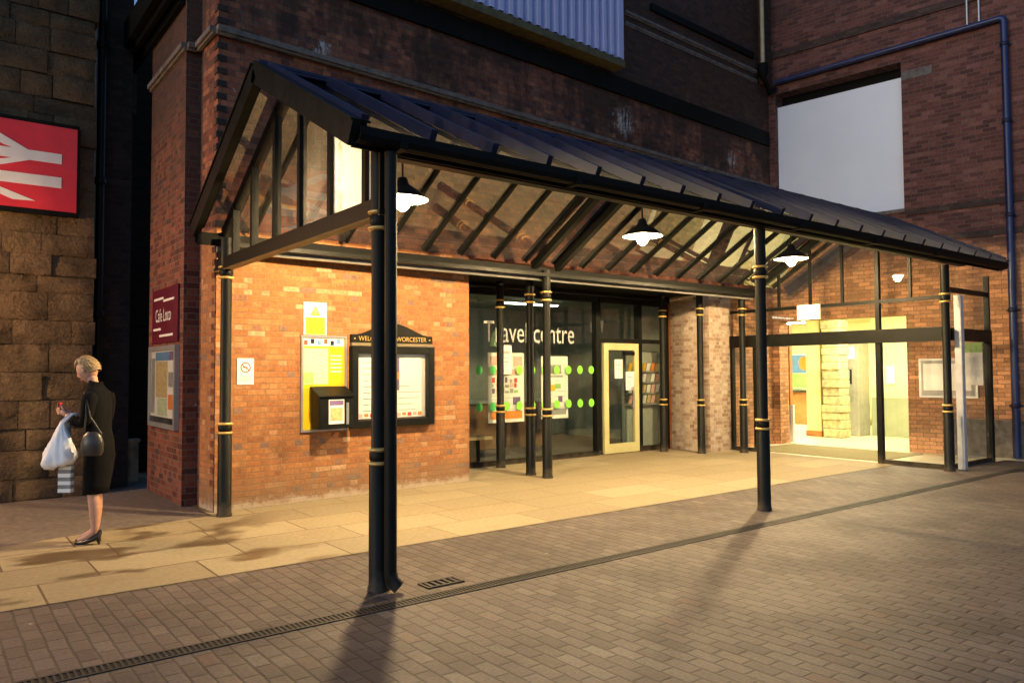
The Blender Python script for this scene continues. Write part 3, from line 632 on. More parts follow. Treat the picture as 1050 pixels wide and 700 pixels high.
# posts
def post_geo(x, y, top, base_collar=True):
    body = MB(); body.lathe((x, y, 0), [(.086, .004), (.084, .03), (.076, .045), (.075, .93), (.06, .95), (.06, 2.78), (.066, 2.82), (.066, top)], 16)
    rings = []
    def ring(z, r): rings.append([(r * .9, z - .03), (r * 1.15, z - .02), (r * 1.25, z), (r * 1.15, z + .02), (r * .9, z + .03)])
    return body
def collars(x, y, parent, zs=(.93, 1.03, 2.67, 2.79)):
    for i in range(0, len(zs), 2):
        m = MB()
        for z in zs[i:i + 2]: m.lathe((x, y, z), [(.056, -.018), (.082, -.013), (.090, 0), (.082, .010), (.056, .015)], 18)
        m.lathe((x, y, (zs[i] + zs[i + 1]) / 2), [(.061, -.045), (.074, -.02), (.074, .02), (.061, .045)], 18, 1); m.build('collar', [M['gold'], M['black']], parent)
for (x, y, top) in ((2.69, 5.08, 3.30), (7.64, 5.16, 3.25), (12.82, 5.30, 3.25), (2.70, 8.74, 3.12), (7.44, 8.74, 3.12), (12.62, 8.95, 3.12)):
    p = post_geo(x, y, top).build('post', M['black'], cn); collars(x, y, p)
m = MB(); m.tube([(2.71, 4.945, .14), (2.71, 4.945, 3.22)], .047, 12); dp = m.build('downpipe', M['black'], cn)
m = MB(); m.tube([(2.71, 4.945, .15), (2.72, 4.935, .09), (2.76, 4.905, .045)], [.049, .053, .054], 12); m.build('shoe', M['black'], dp)

# other iron columns carrying the building
def column(x, y, label, top=3.1):
    t = thing('iron_column', (x, y, 0), label, 'column', 'iron columns outside the shop front')
    post_geo(x, y, top).build('shaft', M['black'], t); collars(x, y, t)
column(7.63, 10.16, 'slim black iron column in front of the red poster, nearest the shop glass')
column(7.46, 9.16, 'black iron column just behind the middle canopy post')
column(11.62, 10.10, 'black iron column beside the leaflet window right of the door')
column(11.9, 9.40, 'black iron column in front of the scuffed brick pier')

# pendant lamps
def lamp(x):
    t = thing('pendant_lamp', (x, 6.95, 3.4), None, 'lamp', 'glowing pendant lamps under the canopy')
    m = MB(); m.tube([(x, 6.95, 3.6), (x, 6.95, 4.33)], .012, 8); m.build('stem', M['black'], t)
    m = MB(); m.lathe((x, 6.95, 3.4), [(.02, .24), (.05, .23), (.07, .16), (.18, .09), (.27, .012), (.272, .002)], 28, 0)
    m.lathe((x, 6.95, 3.4), [(.268, .0), (.176, .082), (.066, .148), (.0, .15)], 28, 1); m.build('shade', [M['black'], M['enamel']], t)
    m = MB(); m.lathe((x, 6.95, 3.4), [(.0, -.12), (.03, -.112), (.06, -.08), (.088, -.02), (.092, .02), (.075, .06), (.04, .10), (.03, .12)], 20); m.build('bulb', M['lamp'], t)
    return t
l0 = lamp(3.95); l0['label'] = 'glowing lamp beside the front left canopy post'
for x, l in ((7.62, 'glowing lamp in the middle of the canopy, nearest the shop door'), (11.15, 'glowing lamp nearest the station entrance, right of the front post')):
    c = copy_tree(l0); c.location.x = x; c['label'] = l

# ------------------------------------------------------------------ shop front (glazing at y = 10.45)
GYP = 10.45
t = thing('shop_window', (8.2, GYP, 0), 'large dark travel centre window with white lettering and two rows of green dots', 'window')
m = MB(); m.box(6.34, 10.16, GYP - .04, GYP + .06, .004, .09); m.box(6.34, 10.16, GYP - .04, GYP + .06, 2.90, 2.98); m.box(10.08, 10.2, GYP - .06, GYP + .06, .09, 2.9); m.build('frame', M['black'], t)
m = MB(); m.quad((6.34, GYP, .09), (10.08, GYP, .09), (10.08, GYP, 2.9), (6.34, GYP, 2.9)); m.build('glass_pane', M['shopglass'], t)
m = MB(); put_text(m, 'Travel centre', (7.50, GYP - .006, 2.10), (1, 0, 0), (0, 0, 1), 2.06, .36); m.build('lettering', plain('frosted_vinyl', (.46, .49, .47), .6, var=.05), t)
for k in range(10):
    for z in (1.62, 1.0):
        m = MB(); x = 7.40 + .288 * k; m.poly([(x + .072 * math.cos(a * PI / 10), GYP - .005, z + .078 * math.sin(a * PI / 10)) for a in range(20)]); m.build('green_dot', M['limed'] if k < 2 else M['lime'], t)
def poster(name, label, x0, x1, z0, z1, blocks, mats, y=GYP + .04, th=.01, grp=None):
    m = MB(); m.box(x0, x1, y, y + th, z0, z1, 0)
    for i, (a, b, c, d, k) in enumerate(blocks): m.box(x0 + (x1 - x0) * a, x0 + (x1 - x0) * b, y - .002 - .0004 * i, y - .0001 * (i + 1), z0 + (z1 - z0) * c, z0 + (z1 - z0) * d, k)
    if x1 - x0 > .5:
        r3 = random.Random(int(x0 * 10))
        for k in range(26):
            zz = z0 + (z1 - z0) * (.18 + .028 * k); xx = x0 + (x1 - x0) * (.08 if k % 3 else .5); m.box(xx, xx + (x1 - x0) * r3.uniform(.12, .4), y - .0015, y - .0009, zz, zz + .006, 4)
    return tag(m.build(name, mats, loc=((x0 + x1) / 2, y, z0)), label, 'poster', grp)
PM = [M['paper'], M['red'], M['orange'], M['pink'], M['pgrey'], M['green'], M['yellow'], M['purple'], M['blue']]
pr = random.Random(5)
poster('poster', 'white and orange-red poster inside the travel centre window, left one', 7.62, 8.40, .72, 1.92,
       [(.06, .94, .05, .16, 2), (.05, .3, .82, .95, 3), (.7, .95, .8, .95, 3), (.1, .9, .68, .76, 3)] + [(a, a + pr.uniform(.04, .1), b, b + pr.uniform(.03, .08), pr.choice((1, 4, 5, 3, 7))) for a in (.1, .22, .34, .46, .6, .72) for b in (.42, .5, .57)] + [(.68, .88, .25, .36, 7), (.2, .4, .25, .3, 3)], PM)
poster('poster', 'white poster with a grey heading inside the travel centre window, right one', 8.80, 9.44, .74, 1.87,
       [(.08, .92, .06, .16, 4), (.2, .75, .72, .86, 4), (.2, .8, .66, .69, 4), (.15, .35, .4, .5, 4), (.28, .5, .44, .54, 6), (.5, .72, .48, .56, 5), (.62, .78, .26, .36, 7), (.1, .3, .3, .32, 8)], PM)
poster('notice', 'small white paper notice stuck on the glass above the red poster', 7.86, 8.08, 1.55, 2.05, [(.2, .8, .7, .8, 3), (.2, .8, .55, .58, 3), (.2, .7, .4, .43, 4)], PM, y=GYP - .02, th=.004)
poster('notice', 'tiny grey notice low on the glass between the two posters', 8.50, 8.62, 1.2, 1.45, [(.15, .85, .2, .8, 4)], PM, y=GYP + .03, th=.004)
m = MB(); m.prism([(8.08, GYP + .5, 2.05), (8.3, GYP + .5, 2.05), (8.22, GYP + .5, 2.32), (8.15, GYP + .5, 2.32)], (0, .12, 0)); tag(m.build('lamp_shade', plain('pale_green', (.36, .5, .25), .7), loc=(8.2, GYP + .5, 2.05)), 'small pale green tapered shade hanging behind the travel centre lettering', 'lampshade')
# door
t = thing('glazed_door', (10.9, GYP, 0), 'glass door with a yellow-green frame in the shop front', 'door')
m = MB(); dx0, dx1 = 10.28, 11.24
m.box(dx0, dx0 + .12, GYP - .06, GYP, .02, 2.13); m.box(dx1 - .12, dx1, GYP - .06, GYP, .02, 2.13); m.box(dx0 + .12, dx1 - .12, GYP - .058, GYP, 2.0, 2.13); m.box(dx0 + .12, dx1 - .12, GYP - .058, GYP, .02, .2); m.build('door_frame', M['doorframe'], t)
m = MB(); m.quad((dx0 + .12, GYP - .03, .2), (dx1 - .12, GYP - .03, .2), (dx1 - .12, GYP - .03, 2.0), (dx0 + .12, GYP - .03, 2.0)); m.build('glass_pane', M['shopglass'], t)
m = MB(); m.tube([(dx1 - .2, GYP - .10, .85), (dx1 - .2, GYP - .10, 1.3)], .014, 8); m.box(dx1 - .21, dx1 - .19, GYP - .1, GYP - .03, .88, .9); m.box(dx1 - .21, dx1 - .19, GYP - .1, GYP - .03, 1.25, 1.27); m.build('handle', M['grey_steel'], t)
m = MB(); m.box(dx0 + .55, dx1 - .12, GYP - .07, GYP - .031, 1.9, 1.97); m.build('door_closer', M['blackm'], t)
poster('notice', 'white paper notice on the shop door, upper one at the left', 10.58, 10.80, 1.45, 1.82, [(.2, .8, .7, .74, 4), (.2, .8, .5, .53, 4)], PM, y=GYP - .042, th=.004, grp='paper notices on the shop door')
poster('notice', 'white paper notice on the shop door, lower one by the handle', 10.88, 11.12, 1.22, 1.58, [(.2, .8, .7, .74, 4), (.2, .6, .4, .43, 4)], PM, y=GYP - .048, th=.004, grp='paper notices on the shop door')
# side window right of the door with frames, transoms
t = thing('side_window', (11.8, GYP, 0), 'narrow dark window between the shop door and the brick pier', 'window')
m = MB(); m.box(11.24, 11.34, GYP - .06, GYP + .06, .004, 2.9); m.box(12.05, 12.14, GYP - .06, GYP + .06, .004, 2.9); m.box(10.2, 11.24, GYP - .05, GYP + .05, 2.14, 2.22); m.box(11.34, 12.05, GYP - .05, GYP + .05, 2.14, 2.22); m.box(11.34, 12.05, GYP - .05, GYP + .05, .004, .1); m.box(10.2, 12.14, GYP - .05, GYP + .05, 2.9, 2.98); m.build('frame', M['black'], t)
m = MB(); m.quad((11.34, GYP, .1), (12.05, GYP, .1), (12.05, GYP, 2.14), (11.34, GYP, 2.14)); m.build('glass_pane', M['shopglass'], t)
m = MB(); m.quad((10.2, GYP, 2.22), (12.05, GYP, 2.22), (12.05, GYP, 2.9), (10.2, GYP, 2.9)); m.build('top_pane', M['shopglass'], t)
m = MB(); m.box(12.142, 12.2, GYP - .1, GYP + .05, .004, 2.98); m.build('wooden_trim', M['wood'], t)
# leaflet rack behind it
t = thing('leaflet_rack', (11.7, 10.8, 0), 'leaflet rack full of leaflets behind the narrow side window', 'leaflet rack')
m = MB(); m.box(11.3, 12.3, 10.85, 10.92, .05, 2.0)
for z in (.9, 1.12, 1.34, 1.56): m.box(11.3, 12.3, 10.72, 10.85, z, z + .02)
m.build('shelving', M['shopdark'], t)
for i in range(4):
    for k in range(7):
        m = MB(); x = 11.34 + k * .135; z = .93 + i * .22; m.obox((x, 10.78, z), (1, 0, 0), (0, .95, .25), (0, -.25, .95), (0, 0, 0), (.10, .006, .17)); m.build('leaflet', pr.choice([M['paper'], M['tan'], M['pink'], M['yellow'] if i == 3 else M['paper'], M['pgrey'], M['orange'] if i == 3 else M['tan']]), t)
# shop interior furniture
t = thing('service_counter', (9, 12.8, 0), 'long counter dimly seen inside the travel centre', 'counter')
m = MB(); m.box(6.9, 10.6, 12.6, 13.3, .02, .95); m.build('body', plain('counter_wood', (.22, .12, .06), .5), t)
m = MB(); m.box(6.85, 10.65, 12.5, 13.35, .95, 1.0); m.build('worktop', M['shopdark'], t)
t = thing('bench', (7.35, 11.0, 0), 'low pale wooden bench behind the left end of the shop window', 'bench')
m = MB(); m.box(6.7, 7.9, 10.75, 11.15, .42, .47); m.build('seat', plain('pale_wood', (.4, .3, .16), .5), t)
for x in (6.9, 7.6):
    m = MB(); m.box(x, x + .06, 10.8, 11.1, .02, .42); m.build('leg', M['blackm'], t)
for x, y, l in ((7.4, 12.0, 'strip light glowing over the left of the travel centre'), (10.3, 12.6, 'strip light glowing over the right of the travel centre')):
    t = thing('ceiling_light', (x, y, 3.05), l, 'ceiling light', 'strip lights in the travel centre')
    m = MB(); m.box(x - .75, x + .75, y - .1, y + .1, 3.04, 3.085); m.build('housing', M['pale_post'], t)
    m = MB(); m.box(x - .7, x + .7, y - .07, y + .07, 3.015, 3.038); m.build('diffuser', M['shoptube'], t)

# ------------------------------------------------------------------ station entrance porch
EX = 12.96
t = thing('entrance_porch', (EX, 5.4, 0), 'black framed glass entrance porch under the right end of the canopy', 'porch')
m = MB(); m.box(EX - .07, EX + .07, 5.33, 9.5, 2.05, 2.28); m.build('beam', M['black'], t)
m = MB(); m.box(EX + .07, 14.62, 5.30, 5.40, 2.06, 2.26); m.build('beam', M['black'], t)
m = MB(); m.box(EX - .03, EX + .03, 5.36, 9.5, 2.73, 2.79); m.box(EX + .03, 14.62, 5.325, 5.375, 2.84, 2.92); m.build('transom', M['black'], t)
m = MB(); m.box(EX - .045, EX + .045, 6.40, 6.49, .004, 2.048); m.box(EX - .04, EX + .04, 6.41, 6.48, 2.282, 2.728); m.box(EX - .04, EX + .04, 6.41, 6.48, 2.792, roof(6.45) - .1); m.build('mullion', M['black'], t)
m = MB(); m.box(EX - .05, EX + .05, 9.40, 9.5, .004, 2.048); m.box(EX - .04, EX + .04, 8.86, 8.93, .004, 2.048); m.build('jamb', M['black'], t)
m = MB(); m.box(14.52, 14.62, 5.3, 5.4, .004, 2.058); m.box(14.54, 14.6, 5.31, 5.39, 2.262, 3.2); m.build('jamb', M['black'], t)
for y in (5.9, 7.08, 7.7, 8.35):
    m = MB(); m.box(EX - .025, EX + .025, y - .022, y + .022, 2.792, roof(y) - .1); m.build('mullion', M['black'], t)
for q in ((EX - .03, EX + .03, 5.36, 6.40, .004, .075), (EX - .03, EX + .03, 8.93, 9.4, .004, .075), (EX + .1, 14.52, 5.325, 5.375, .004, .08)):
    m = MB(); m.box(*q); m.build('bottom_rail', M['black'], t)
def pane(pts, mat='glass'): m = MB(); m.poly(pts); m.build('glass_pane', M[mat], t)
pane([(EX, 6.40, .075), (EX, 5.36, .075), (EX, 5.36, 2.05), (EX, 6.40, 2.05)]); pane([(EX, 9.4, .075), (EX, 8.93, .075), (EX, 8.93, 2.05), (EX, 9.4, 2.05)])
pane([(EX, 6.41, 2.28), (EX, 5.36, 2.28), (EX, 5.36, 2.73), (EX, 6.41, 2.73)]); pane([(EX, 9.5, 2.28), (EX, 6.48, 2.28), (EX, 6.48, 2.73), (EX, 9.5, 2.73)])
ys = [5.2, 5.9, 6.45, 7.08, 7.7, 8.35, 8.9]
for a, b in zip(ys[:-1], ys[1:]):
    top = [(EX, a, roof(a) - .1)] + ([(EX, RY, roof(RY) - .1)] if a < RY < b else []) + [(EX, b, roof(b) - .1)]
    pane([(EX, b, 2.79), (EX, a, 2.79)] + top)
pane([(EX + .1, 5.35, .08), (14.52, 5.35, .08), (14.52, 5.35, 2.06), (EX + .1, 5.35, 2.06)]); pane([(EX + .1, 5.35, 2.26), (14.54, 5.35, 2.26), (14.54, 5.35, 2.84), (EX + .1, 5.35, 2.84)]); pane([(EX + .1, 5.35, 2.92), (14.54, 5.35, 2.92), (14.54, 5.35, 3.2), (EX + .1, 5.35, 3.2)])
m = MB(); m.box(13.04, 13.15, 5.16, 5.27, .004, 2.78); m.build('corner_post', M['pale_post'], t, bevel=.012)
m = MB(); m.box(EX - .12, EX - .075, 7.46, 7.9, 2.52, 2.79); m.box(EX - .075, EX - .03, 7.6, 7.63, 2.66, 2.72); m.box(EX - .075, EX - .03, 7.74, 7.77, 2.66, 2.72)
tag(m.build('entrance_sign', M['whitesign'], loc=(EX - .1, 7.68, 2.52)), 'blank white sign fixed over the station entrance', 'sign')
m = MB(); m.box(13.15, 14.85, 6.6, 9.3, .004, .014); tag(m.build('door_mat', M['mat'], loc=(14, 8, .004)), 'large olive brown entrance mat inside the porch', 'mat')
g = MB(); g.quad((13.0, 5.3, .003), (15.2, 5.3, .003), (15.0, 9.6, .003), (13.0, 9.6, .003)); tag(g.build('porch_floor', M['tile']), kind='structure')
# noticeboard on the porch wall
t = thing('notice_board', tuple(rp(6.3, 1.05)), 'silver framed notice board on the brick wall behind the porch glass', 'notice board')
m = MB(); m.obox(rp(6.76, 1.06), RT, RN, V((0, 0, 1)), (0, .0, 0), (.98, .05, .74)); m.build('frame', M['grey_steel'], t)
m = MB(); m.obox(rp(6.72, 1.10), RT, RN, V((0, 0, 1)), (0, .0505, 0), (.9, .054, .66)); m.obox(rp(6.68, 1.2), RT, RN, V((0, 0, 1)), (0, .0545, 0), (.36, .056, .5), 1); m.obox(rp(6.25, 1.2), RT, RN, V((0, 0, 1)), (0, .0545, 0), (.36, .056, .5), 1); m.build('sheet', [M['pgrey'], M['sign_white']], t)
m = MB(); m.obox(rp(6.0, 1.3), RT, RN, V((0, 0, 1)), (0, .057, 0), (.3, .062, .78)); m.obox(rp(6.0, 1.3), RT, RN, V((0, 0, 1)), (0, .0625, .6), (.3, .064, .78), 1)
tag(m.build('poster', [M['paper'], M['green']], loc=tuple(rp(5.9, 1.3, .06))), 'white poster with a green top beside the porch notice board', 'poster')
# interior things
t = thing('stone_column', (17.1, 9.56, 0), 'rough pale stone block column inside the lit station hall', 'column')
m = MB(); rnd = random.Random(9); z = .01
while z < 2.95:
    h = rnd.uniform(.17, .24); sx_ = rnd.uniform(-.03, .03)
    m.obox((17.1, 9.56, z), (1, 0, 0), (0, 1, 0), (0, 0, 1), (-.22 + sx_, -.22 + rnd.uniform(-.02, .02), .004), (.22 + rnd.uniform(-.02, .02), .22 + rnd.uniform(-.02, .02), h - .004)); z += h
m.build('shaft', plain('pale_rough_stone', (.52, .46, .26), .9, var=.35, scale=9, bstr=.5), t, bevel=.018)
m = MB(); m.box(16.95, 17.3, 9.85, 10.22, .14, 2.98, 0); m.box(16.93, 17.32, 9.83, 10.24, .008, .14, 1)
tag(m.build('square_pillar', [M['cream'], M['wood']], loc=(17, 10.0, 0)), 'square pale yellow pillar beside the stone column in the hall', 'pillar')
t = thing('ticket_machine', (17.9, 9.55, 0), 'tall grey ticket machine against the inner hall wall', 'ticket machine')
m = MB(); m.box(17.75, 18.28, 9.34, 9.98, .01, 2.25); m.build('cabinet', M['machine'], t, bevel=.02)
m = MB(); m.box(17.735, 17.749, 9.42, 9.9, 1.85, 2.15); m.build('sign_panel', M['whitesign'], t)
m = MB(); m.box(17.735, 17.749, 9.5, 9.85, 1.25, 1.6); m.build('screen', M['screen'], t)
m = MB(); m.box(17.73, 17.749, 9.48, 9.88, .85, 1.1); m.build('keypad', M['grey_steel'], t)
m = MB(); m.box(18.255, 18.284, 8.72, 8.92, 1.25, 1.68); tag(m.build('notice', M['paper'], loc=(18.27, 8.8, 1.25)), 'white paper notice on the yellow hall wall', 'poster')
m = MB(); m.box(21.9, 21.98, 13.0, 13.75, 1.0, 2.1, 0)
m.box(21.885, 21.899, 13.03, 13.72, 1.5, 2.06, 1); m.box(21.885, 21.899, 13.03, 13.72, 1.04, 1.48, 3); m.prism([(21.882, 13.25 + .2 * math.cos(a * PI / 8), 1.8 + .22 * math.sin(a * PI / 8)) for a in range(16)], (.003, 0, 0), 2)
tag(m.build('poster', [M['paper'], M['blue'], M['orange'], M['green']], loc=(21.9, 13.7, .9)), 'large blue and orange picture poster at the back of the hall', 'poster')
t = thing('screen_panel', (15.5, 9.75, 0), 'white low panel with a timber post just inside the entrance', 'screen')
m = MB(); m.box(15.3, 15.36, 9.56, 9.9, .01, .82); m.build('board', M['sign_white'], t)
m = MB(); m.box(15.3, 15.4, 9.62, 9.75, .822, 2.6); m.build('timber_post', M['wood'], t)
t = thing('kiosk_counter', (20.6, 12.6, 0), 'brown kiosk counter at the back of the station hall', 'counter')
m = MB(); m.box(20.3, 21.2, 11.2, 14.2, .01, .95); m.build('body', M['wood'], t)
m = MB(); m.box(20.2, 21.25, 11.15, 14.25, .95, 1.0); m.build('worktop', M['screen'], t)

# ------------------------------------------------------------------ signs on the orange wall
UP = V((0, 0, 1))
def wb(mb, x0, x1, z0, z1, d0, d1, mi=0):
    L = (V((x1, mw(x1), 0)) - V((x0, mw(x0), 0))).length
    mb.obox(mp(x0, z0), MT, MN, UP, (0, d0, 0), (L, d1, z1 - z0), mi)
m = MB(); wb(m, 2.92, 3.12, 1.46, 1.77, .003, .009, 0)
c = mp(3.02, 1.66, .0095); 
def ringpoly(mb, c, r0, r1, mi, ax=MT, n=24):
    for k in range(n):
        a, b = 2 * PI * k / n, 2 * PI * (k + 1) / n
        P = lambda r, t_: c + ax * (r * math.cos(t_)) + UP * (r * math.sin(t_))
        mb.quad(P(r0, a), P(r1, a), P(r1, b), P(r0, b), mi)
ringpoly(m, c, .048, .062, 1); d = (MT + UP * -.8).normalized(); e = d.cross(MN).normalized()
m.quad(c + d * .05 + e * .006, c + d * .05 - e * .006, c - d * .05 - e * .006, c - d * .05 + e * .006, 1)
m.obox(c + UP * .002, MT, MN, UP, (-.035, .0002, -.006), (.03, .0006, .006), 2)
for z in (1.55, 1.525, 1.5): m.obox(mp(2.95, z), MT, MN, UP, (0, .0092, 0), (.13, .0098, .008), 3)
tag(m.build('no_smoking_sign', [M['paper'], M['red'], M['screen'], M['pgrey']], loc=tuple(mp(3.02, 1.46))), 'small white no smoking sign on the orange brick by the corner post', 'sign')
m = MB(); wb(m, 3.75, 4.06, 2.07, 2.48, .003, .009, 0); wb(m, 3.775, 4.035, 2.075, 2.29, .0092, .0105, 1)
P = lambda a, b, d_=.0097: mp(3.905 + a, 2.31 + b, d_)
m.poly([P(-.07, 0), P(.07, 0), P(0, .13)], 1); m.poly([P(-.018, .02, .0102), P(.018, .02, .0102), P(.006, .09, .0102), P(-.006, .09, .0102)], 2)
for z in (2.24, 2.2, 2.16, 2.12): wb(m, 3.80, 4.0, z, z + .012, .0106, .011, 2) if False else None
tag(m.build('warning_sign', [M['paper'], M['safety'], M['pgrey']], loc=tuple(mp(3.9, 2.07))), 'white and bright yellow warning sign above the yellow information panel', 'sign')
t = thing('information_panel', tuple(mp(4.0, .86)), 'yellow information panel with a pale map in a grey frame', 'information panel')
m = MB(); wb(m, 3.71, 3.735, .86, 2.06, .002, .03); wb(m, 4.31, 4.335, .86, 2.06, .002, .03); wb(m, 3.735, 4.31, .86, .885, .002, .03); wb(m, 3.735, 4.31, 2.035, 2.06, .002, .03); m.build('frame', M['grey_steel'], t)
m = MB(); wb(m, 3.736, 4.309, .886, 2.034, .004, .014, 0); wb(m, 3.75, 4.08, 1.45, 1.90, .0142, .0155, 1); wb(m, 3.75, 3.88, 1.46, 1.6, .0157, .0165, 2); wb(m, 3.745, 4.3, 1.93, 2.025, .0142, .0155, 3)
for k in range(6): wb(m, 3.75 + k * .09, 3.80 + k * .09, 1.94 + .02 * (k % 2), 2.0 + .02 * (k % 2), .0157, .0165, (4, 5, 6)[k % 3])
for k in range(5): wb(m, 4.11, 4.27, 1.8 - .05 * k, 1.815 - .05 * k, .0142, .015, 3)
m.build('face', [M['yellow'], M['mapc'], M['green'], M['paper'], M['red'], M['screen'], M['blue']], t)
t = thing('leaflet_box', tuple(mp(4.07, .9)), 'black leaflet dispenser box fixed below the yellow panel map', 'leaflet box')
m = MB(); x0, x1, z0, z1 = 3.84, 4.30, .90, 1.36
P = lambda x, z, d_: mp(x, z, d_)
m.hexa([P(x0, z0, .27), P(x1, z0, .27), P(x1, z0, .035), P(x0, z0, .035), P(x0, z1 - .07, .27), P(x1, z1 - .07, .27), P(x1, z1 + .04, .035), P(x0, z1 + .04, .035)]); m.build('body', M['black'], t, bevel=.008)
m = MB(); m.hexa([P(x0 - .015, z1 - .068, .29), P(x1 + .015, z1 - .068, .29), P(x1 + .015, z1 + .044, .034), P(x0 - .015, z1 + .044, .034), P(x0 - .015, z1 - .05, .29), P(x1 + .015, z1 - .05, .29), P(x1 + .015, z1 + .062, .034), P(x0 - .015, z1 + .062, .034)]); m.build('lid', M['black'], t)
m = MB(); wb(m, 3.96, 4.17, .96, 1.26, .2705, .274, 0); wb(m, 3.98, 4.15, 1.0, 1.16, .2742, .2755, 1); wb(m, 3.97, 4.16, 1.19, 1.25, .2742, .2755, 2); m.build('label_card', [M['paper'], M['tan'], M['purple']], t)
m = MB(); wb(m, 4.2, 4.235, .95, 1.22, .2705, .276); m.build('slot', M['grey_steel'], t)
# welcome board
t = thing('welcome_board', tuple(mp(5.0, .87)), 'black double notice case with a curved gold lettered header', 'notice board')
m = MB(); x0, x1 = 4.38, 5.66
wb(m, x0, x0 + .09, .87, 1.94, .003, .10); wb(m, x1 - .09, x1, .87, 1.94, .003, .10); wb(m, x0 + .09, x1 - .09, .87, .97, .003, .098); wb(m, x0 + .09, x1 - .09, 1.85, 1.94, .003, .098); wb(m, 4.985, 5.055, .97, 1.85, .003, .095); m.build('frame', M['black'], t, bevel=.006)
m = MB(); pts = []
for k in range(17):
    u = k / 16; hgt = 2.09 + .16 * (.5 - .5 * math.cos(2 * PI * min(max((u - .06) / .88, 0), 1))) ** .8
    pts.append(mp(x0 + .01 + (x1 - x0 - .02) * u, hgt, .003))
m.prism([mp(x1 - .01, 1.985, .003), mp(x0 + .01, 1.985, .003)] + pts, MN * .055); m.build('header', M['black'], t)
m = MB(); wb(m, x0 + .01, x1 - .01, 1.945, 1.982, .003, .07); m.build('moulding', plain('tan_trim', (.2, .15, .08), .5), t)
m = MB(); put_text(m, 'WELCOME TO WORCESTER', mp(4.49, 2.01, .0595), MT, UP, 1.06, .062); wb(m, 4.425, 4.445, 2.03, 2.045, .0585, .0595); wb(m, 5.595, 5.615, 2.03, 2.045, .0585, .0595); m.build('lettering', M['gold'], t)
for i, (a, b) in enumerate(((4.485, 4.97), (5.07, 5.555))):
    m = MB(); wb(m, a, b, .985, 1.835, .006, .012, 0)
    r2 = random.Random(i)
    for k in range(9):
        z = 1.72 - k * .08
        if i == 0: wb(m, a + .1, a + .1 + r2.uniform(.05, .18), z, z + .012, .0122, .0135, 1)
        elif k > 3: wb(m, a + .05, a + r2.uniform(.2, .44), z, z + .01, .0122, .0135, 1)
    if i: wb(m, a, a + .07, 1.35, 1.8, .0122, .0135, 3); wb(m, a + .01, a + .06, 1.5, 1.6, .0137, .0145, 4)
    for k in range(5): wb(m, a + .03 + k * .085, a + .09 + k * .085, 1.0 + .01 * (k % 2), 1.05, .0122, .0135, (2, 4, 5)[k % 3])
    m.build('sheet', [M['paper'], M['pgrey'], M['pink'], M['purple'], M['orange'], M['red']], t)
    m = MB(); p0, p1 = mp(a - .02, .965, .085), mp(b + .02, .965, .085); m.quad(p0, p1, p1 + UP * .89, p0 + UP * .89); m.build('glass_pane', M['glass'], t)

# ------------------------------------------------------------------ drains
t = thing('channel_drain', (0, 4.68, 0), 'long narrow slotted channel drain running across the brick paving', 'drain')
m = MB(); m.box(-8, 14.9, 4.615, 4.632, .001, .007); m.box(-8, 14.9, 4.728, 4.745, .001, .007); m.build('rim', M['iron'], t)
m = MB(); m.quad((-8, 4.625, .002), (14.9, 4.625, .002), (14.9, 4.735, .002), (-8, 4.735, .002)); m.build('channel', plain('drain_dark', (.008, .007, .006), .9), t)
m = MB(); x = -4.
while x < 14.8: m.box(x, x + .014, 4.632, 4.728, .003, .0065); x += .032
o = m.build('slot_bars', M['iron'], t); o['kind'] = 'stuff'
t = thing('gully_grate', (3.15, 4.93, 0), 'small iron gully grate in the paving beside the front post', 'drain')
m = MB(); m.box(2.98, 3.30, 4.86, 4.88, .002, .012); m.box(2.98, 3.30, 5.0, 5.02, .002, .012); m.box(2.98, 3.0, 4.88, 5.0, .002, .012); m.box(3.28, 3.30, 4.88, 5.0, .002, .012); m.build('rim', M['iron'], t)
m = MB(); m.quad((3.0, 4.88, .003), (3.28, 4.88, .003), (3.28, 5.0, .003), (3.0, 5.0, .003)); m.build('pit', M['screen'], t)
for k in range(5):
    m = MB(); m.box(3.02 + k * .055, 3.045 + k * .055, 4.88, 5.0, .004, .010); m.build('bar', M['iron'], t)

# ------------------------------------------------------------------ wall lantern on the stone wall, just left of the view
LX, LY, LZ = -1.5, 10.55, 2.9
t = thing('wall_lantern', (LX, 11.42, LZ), 'amber wall lantern on a black bracket fixed to the stone wall left of the view', 'lamp')
m = MB(); m.tube([(LX, 11.44, LZ + .1), (LX, 11.0, LZ + .42), (LX, LY, LZ + .36), (LX, LY, LZ + .27)], .018, 8); m.box(LX - .06, LX + .06, 11.40, 11.44, LZ, LZ + .2); m.build('bracket', M['black'], t)
m = MB(); m.lathe((LX, LY, LZ), [(0, 0), (.05, .005), (.085, .18), (.0, .19)], 14); m.build('lantern', M['street'], t)
m = MB(); m.lathe((LX, LY, LZ + .195), [(.13, 0), (.07, .06), (.02, .09), (0, .10)], 14); m.build('cap', M['black'], t)

